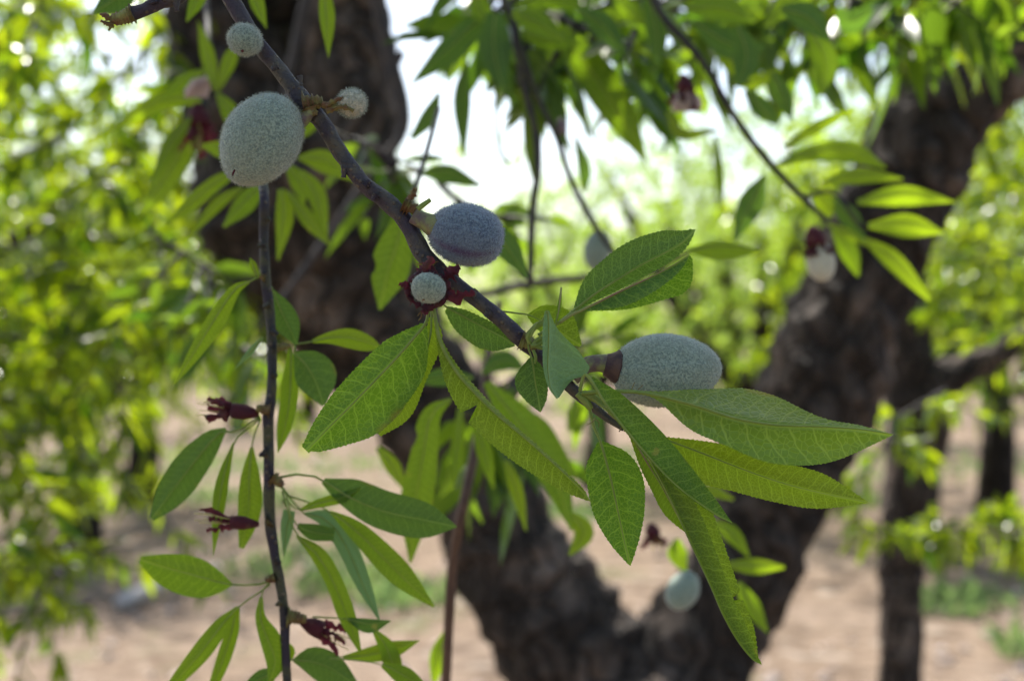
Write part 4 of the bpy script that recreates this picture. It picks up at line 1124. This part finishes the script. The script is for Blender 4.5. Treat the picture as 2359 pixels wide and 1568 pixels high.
orchard_tree(-3.3, 12.6, 3.3, 1.6, 141, 'low round orchard tree behind the left spray, shading the soil', None, M_FAR, 480)
o3 = orchard_tree(-4.6, 11.0, 4.0, 2.2, 121, 'orchard tree shading the ground on the left behind the hanging sprays', None, M_FAR, 420)
o4 = orchard_tree(4.0, 11.8, 4.3, 2.2, 131, 'orchard tree with a thin trunk near the right edge', None, M_FAR, 420)
rs = np.random.RandomState(5)
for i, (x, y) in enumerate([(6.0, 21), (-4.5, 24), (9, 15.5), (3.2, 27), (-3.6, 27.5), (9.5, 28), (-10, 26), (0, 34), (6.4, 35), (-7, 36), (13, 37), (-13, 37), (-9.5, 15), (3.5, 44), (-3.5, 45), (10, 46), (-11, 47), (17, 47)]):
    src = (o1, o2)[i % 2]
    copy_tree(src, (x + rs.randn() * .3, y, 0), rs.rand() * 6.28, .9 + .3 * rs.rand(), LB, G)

# ================================================================== 6. ground
def gz(x, y):
    return .05 * np.sin(x * .9 + 1) * np.cos(y * .7) + .03 * np.sin(x * 2.3 + y * 1.7)


mg, nt, out = mat('soil')
n1 = noise(nt, .55, 5); n2 = noise(nt, 9, 6, rough=.7); n3 = noise(nt, .9, 4, dist=.5)
c = mixc(nt, ramp(nt, n2, .35, .65), (.135, .095, .066), (.275, .207, .152))
c = mixc(nt, mth(nt, 'MULTIPLY', ramp(nt, n1, .45, .7), .6), c, (.27, .21, .165))
c = mixc(nt, mth(nt, 'MULTIPLY', ramp(nt, n3, .56, .70), .55), c, (.10, .13, .045))
c = mixc(nt, mth(nt, 'MULTIPLY', ramp(nt, noise(nt, 3.2, 4), .52, .64), .7), c, (.10, .072, .052))
c = mixc(nt, mth(nt, 'MULTIPLY', ramp(nt, noise(nt, 4.7, 3), .60, .70), .6), c, (.42, .37, .31))
pr = nd(nt, 'ShaderNodeBsdfPrincipled', i_Roughness=.95); pr.inputs['Specular IOR Level'].default_value = .1
nt.links.new(c, pr.inputs['Base Color']); nt.links.new(bump(nt, noise(nt, 14, 6, rough=.7), .9, .05), pr.inputs['Normal']); nt.links.new(pr.outputs[0], out.inputs[0])
ax = np.concatenate([np.linspace(-300, -22, 12), np.linspace(-20, 20, 161), np.linspace(22, 300, 12)])
ay = np.concatenate([np.linspace(-40, -4, 8), np.linspace(-3, 40, 173), np.linspace(44, 600, 14)])
X, Y = np.meshgrid(ax, ay)
Z = gz(X, Y) * (np.abs(X) < 40) * (Y < 60)
nx, ny = len(ax), len(ay)
idx = np.arange(nx * ny).reshape(ny, nx)
fs = np.stack([idx[:-1, :-1], idx[:-1, 1:], idx[1:, 1:], idx[1:, :-1]], -1).reshape(-1, 4)
g = mesh_obj('ground', np.stack([X, Y, Z], -1).reshape(-1, 3), fs, mg); tag(g, kind='structure')
# weeds and clods
rs = np.random.RandomState(3)
B, Dv = [], []
for cx, cy, r, n in ([(-1.5, 9.5, .5, 160), (-.6, 8.1, .28, 150), (2.75, 6.9, .4, 260), (3.3, 7.4, .5, 320), (2.5, 8.0, .35, 180), (3.9, 8.6, .7, 420), (4.6, 7.6, .5, 300), (-2.3, 13, .8, 260), (5.4, 10.5, 1., 420), (2.6, 13, .9, 260), (.3, 12.5, .8, 240), (-5, 9, .9, 260), (-1.0, 8.7, .35, 160), (-3.6, 17, 2., 500), (4, 17, 2.5, 600), (0, 17.5, 2., 400)]):
    a = rs.rand(n) * 6.28; q = r * np.sqrt(rs.rand(n))
    x = cx + np.cos(a) * q; y = cy + np.sin(a) * q
    B.append(np.stack([x, y, gz(x, y)], 1))
    v = rs.normal(0, .45, (n, 3)); v[:, 2] = np.abs(v[:, 2]) + .7; Dv.append(v / np.linalg.norm(v, axis=1)[:, None])
B, Dv = np.concatenate(B), np.concatenate(Dv)
Ln = .08 + .14 * rs.rand(len(B))
v, f, r = leaves_mesh(B, Dv, Ln, Ln * .22, rs, .3)
M_GRASS = leaf_material('weeds', (.10, .15, .06), (.13, .17, .08), (.30, .42, .12), (.2, .3, .05), tfac=.35, veins=False, rough=.5)
tag(mesh_obj('weeds', v, f, M_GRASS, None, None, r), kind='stuff')
mb = MB()
for i in range(700):
    y = 5.5 + 14 * rs.rand() ** 1.5; x = (rs.rand() - .5) * .95 * y; s = .012 + .03 * rs.rand() ** 3
    p = np.array([x, y, gz(x, y) + s * .3])
    dirs = [(1, 0, 0), (-1, 0, 0), (0, 1, 0), (0, -1, 0), (0, 0, .7), (0, 0, -.7)]
    vs = [p + np.array(q) * s * (.7 + .6 * rs.rand()) for q in dirs]
    mb.add(vs, [(0, 2, 4), (2, 1, 4), (1, 3, 4), (3, 0, 4), (2, 0, 5), (1, 2, 5), (3, 1, 5), (0, 3, 5)])
tag(mb.build('gravel', simple_mat('clod', ((.34, .26, .21), (.52, .44, .38)), 20, .9), None, False), kind='stuff')
fb = thing('fallen_branch', P(300, 1290, 7.6), 'pale dry stick lying on the bare ground at lower left', 'branch')
a, b = P(280, 1292, 8.), P(500, 1212, 9.4)
a[2] = gz(a[0], a[1]) + .04; b[2] = gz(b[0], b[1]) + .06
mb = MB(); tube(mb, catmull([a, (a + b) / 2 + np.array([.02, 0, .03]), b], 12), np.linspace(.05, .028, 13), 9, .08, 2); mb.build('stem', simple_mat('dry_wood', ((.42, .37, .32), (.55, .50, .45)), 20, .8), fb)

# ================================================================== 7. light
w = bpy.data.worlds.new("World"); S.world = w; w.use_nodes = True
nt = w.node_tree; bg = nt.nodes['Background']
sky = nt.nodes.new('ShaderNodeTexSky'); sky.sky_type = 'NISHITA'; sky.sun_disc = False
sky.sun_elevation = SUN_EL; sky.sun_rotation = SUN_AZ
sky.air_density = 1.; sky.dust_density = 2.5; sky.ozone_density = 1.
nt.links.new(sky.outputs[0], bg.inputs[0]); bg.inputs[1].default_value = .11
l = bpy.data.lights.new('sun', 'SUN'); l.energy = 4.4; l.angle = rad(.53); l.color = (1, .95, .86)
lo_ = bpy.data.objects.new('sun', l); COL.objects.link(lo_)
lo_.rotation_euler = Vector(-SUN).to_track_quat('-Z', 'Y').to_euler()

S.view_settings.view_transform = 'Standard'; S.view_settings.look = 'None'
S.view_settings.exposure = 1.38; S.view_settings.gamma = 1
S.cycles.use_denoising = True
S.cycles.max_bounces = 8; S.cycles.transmission_bounces = 6; S.cycles.transparent_max_bounces = 6
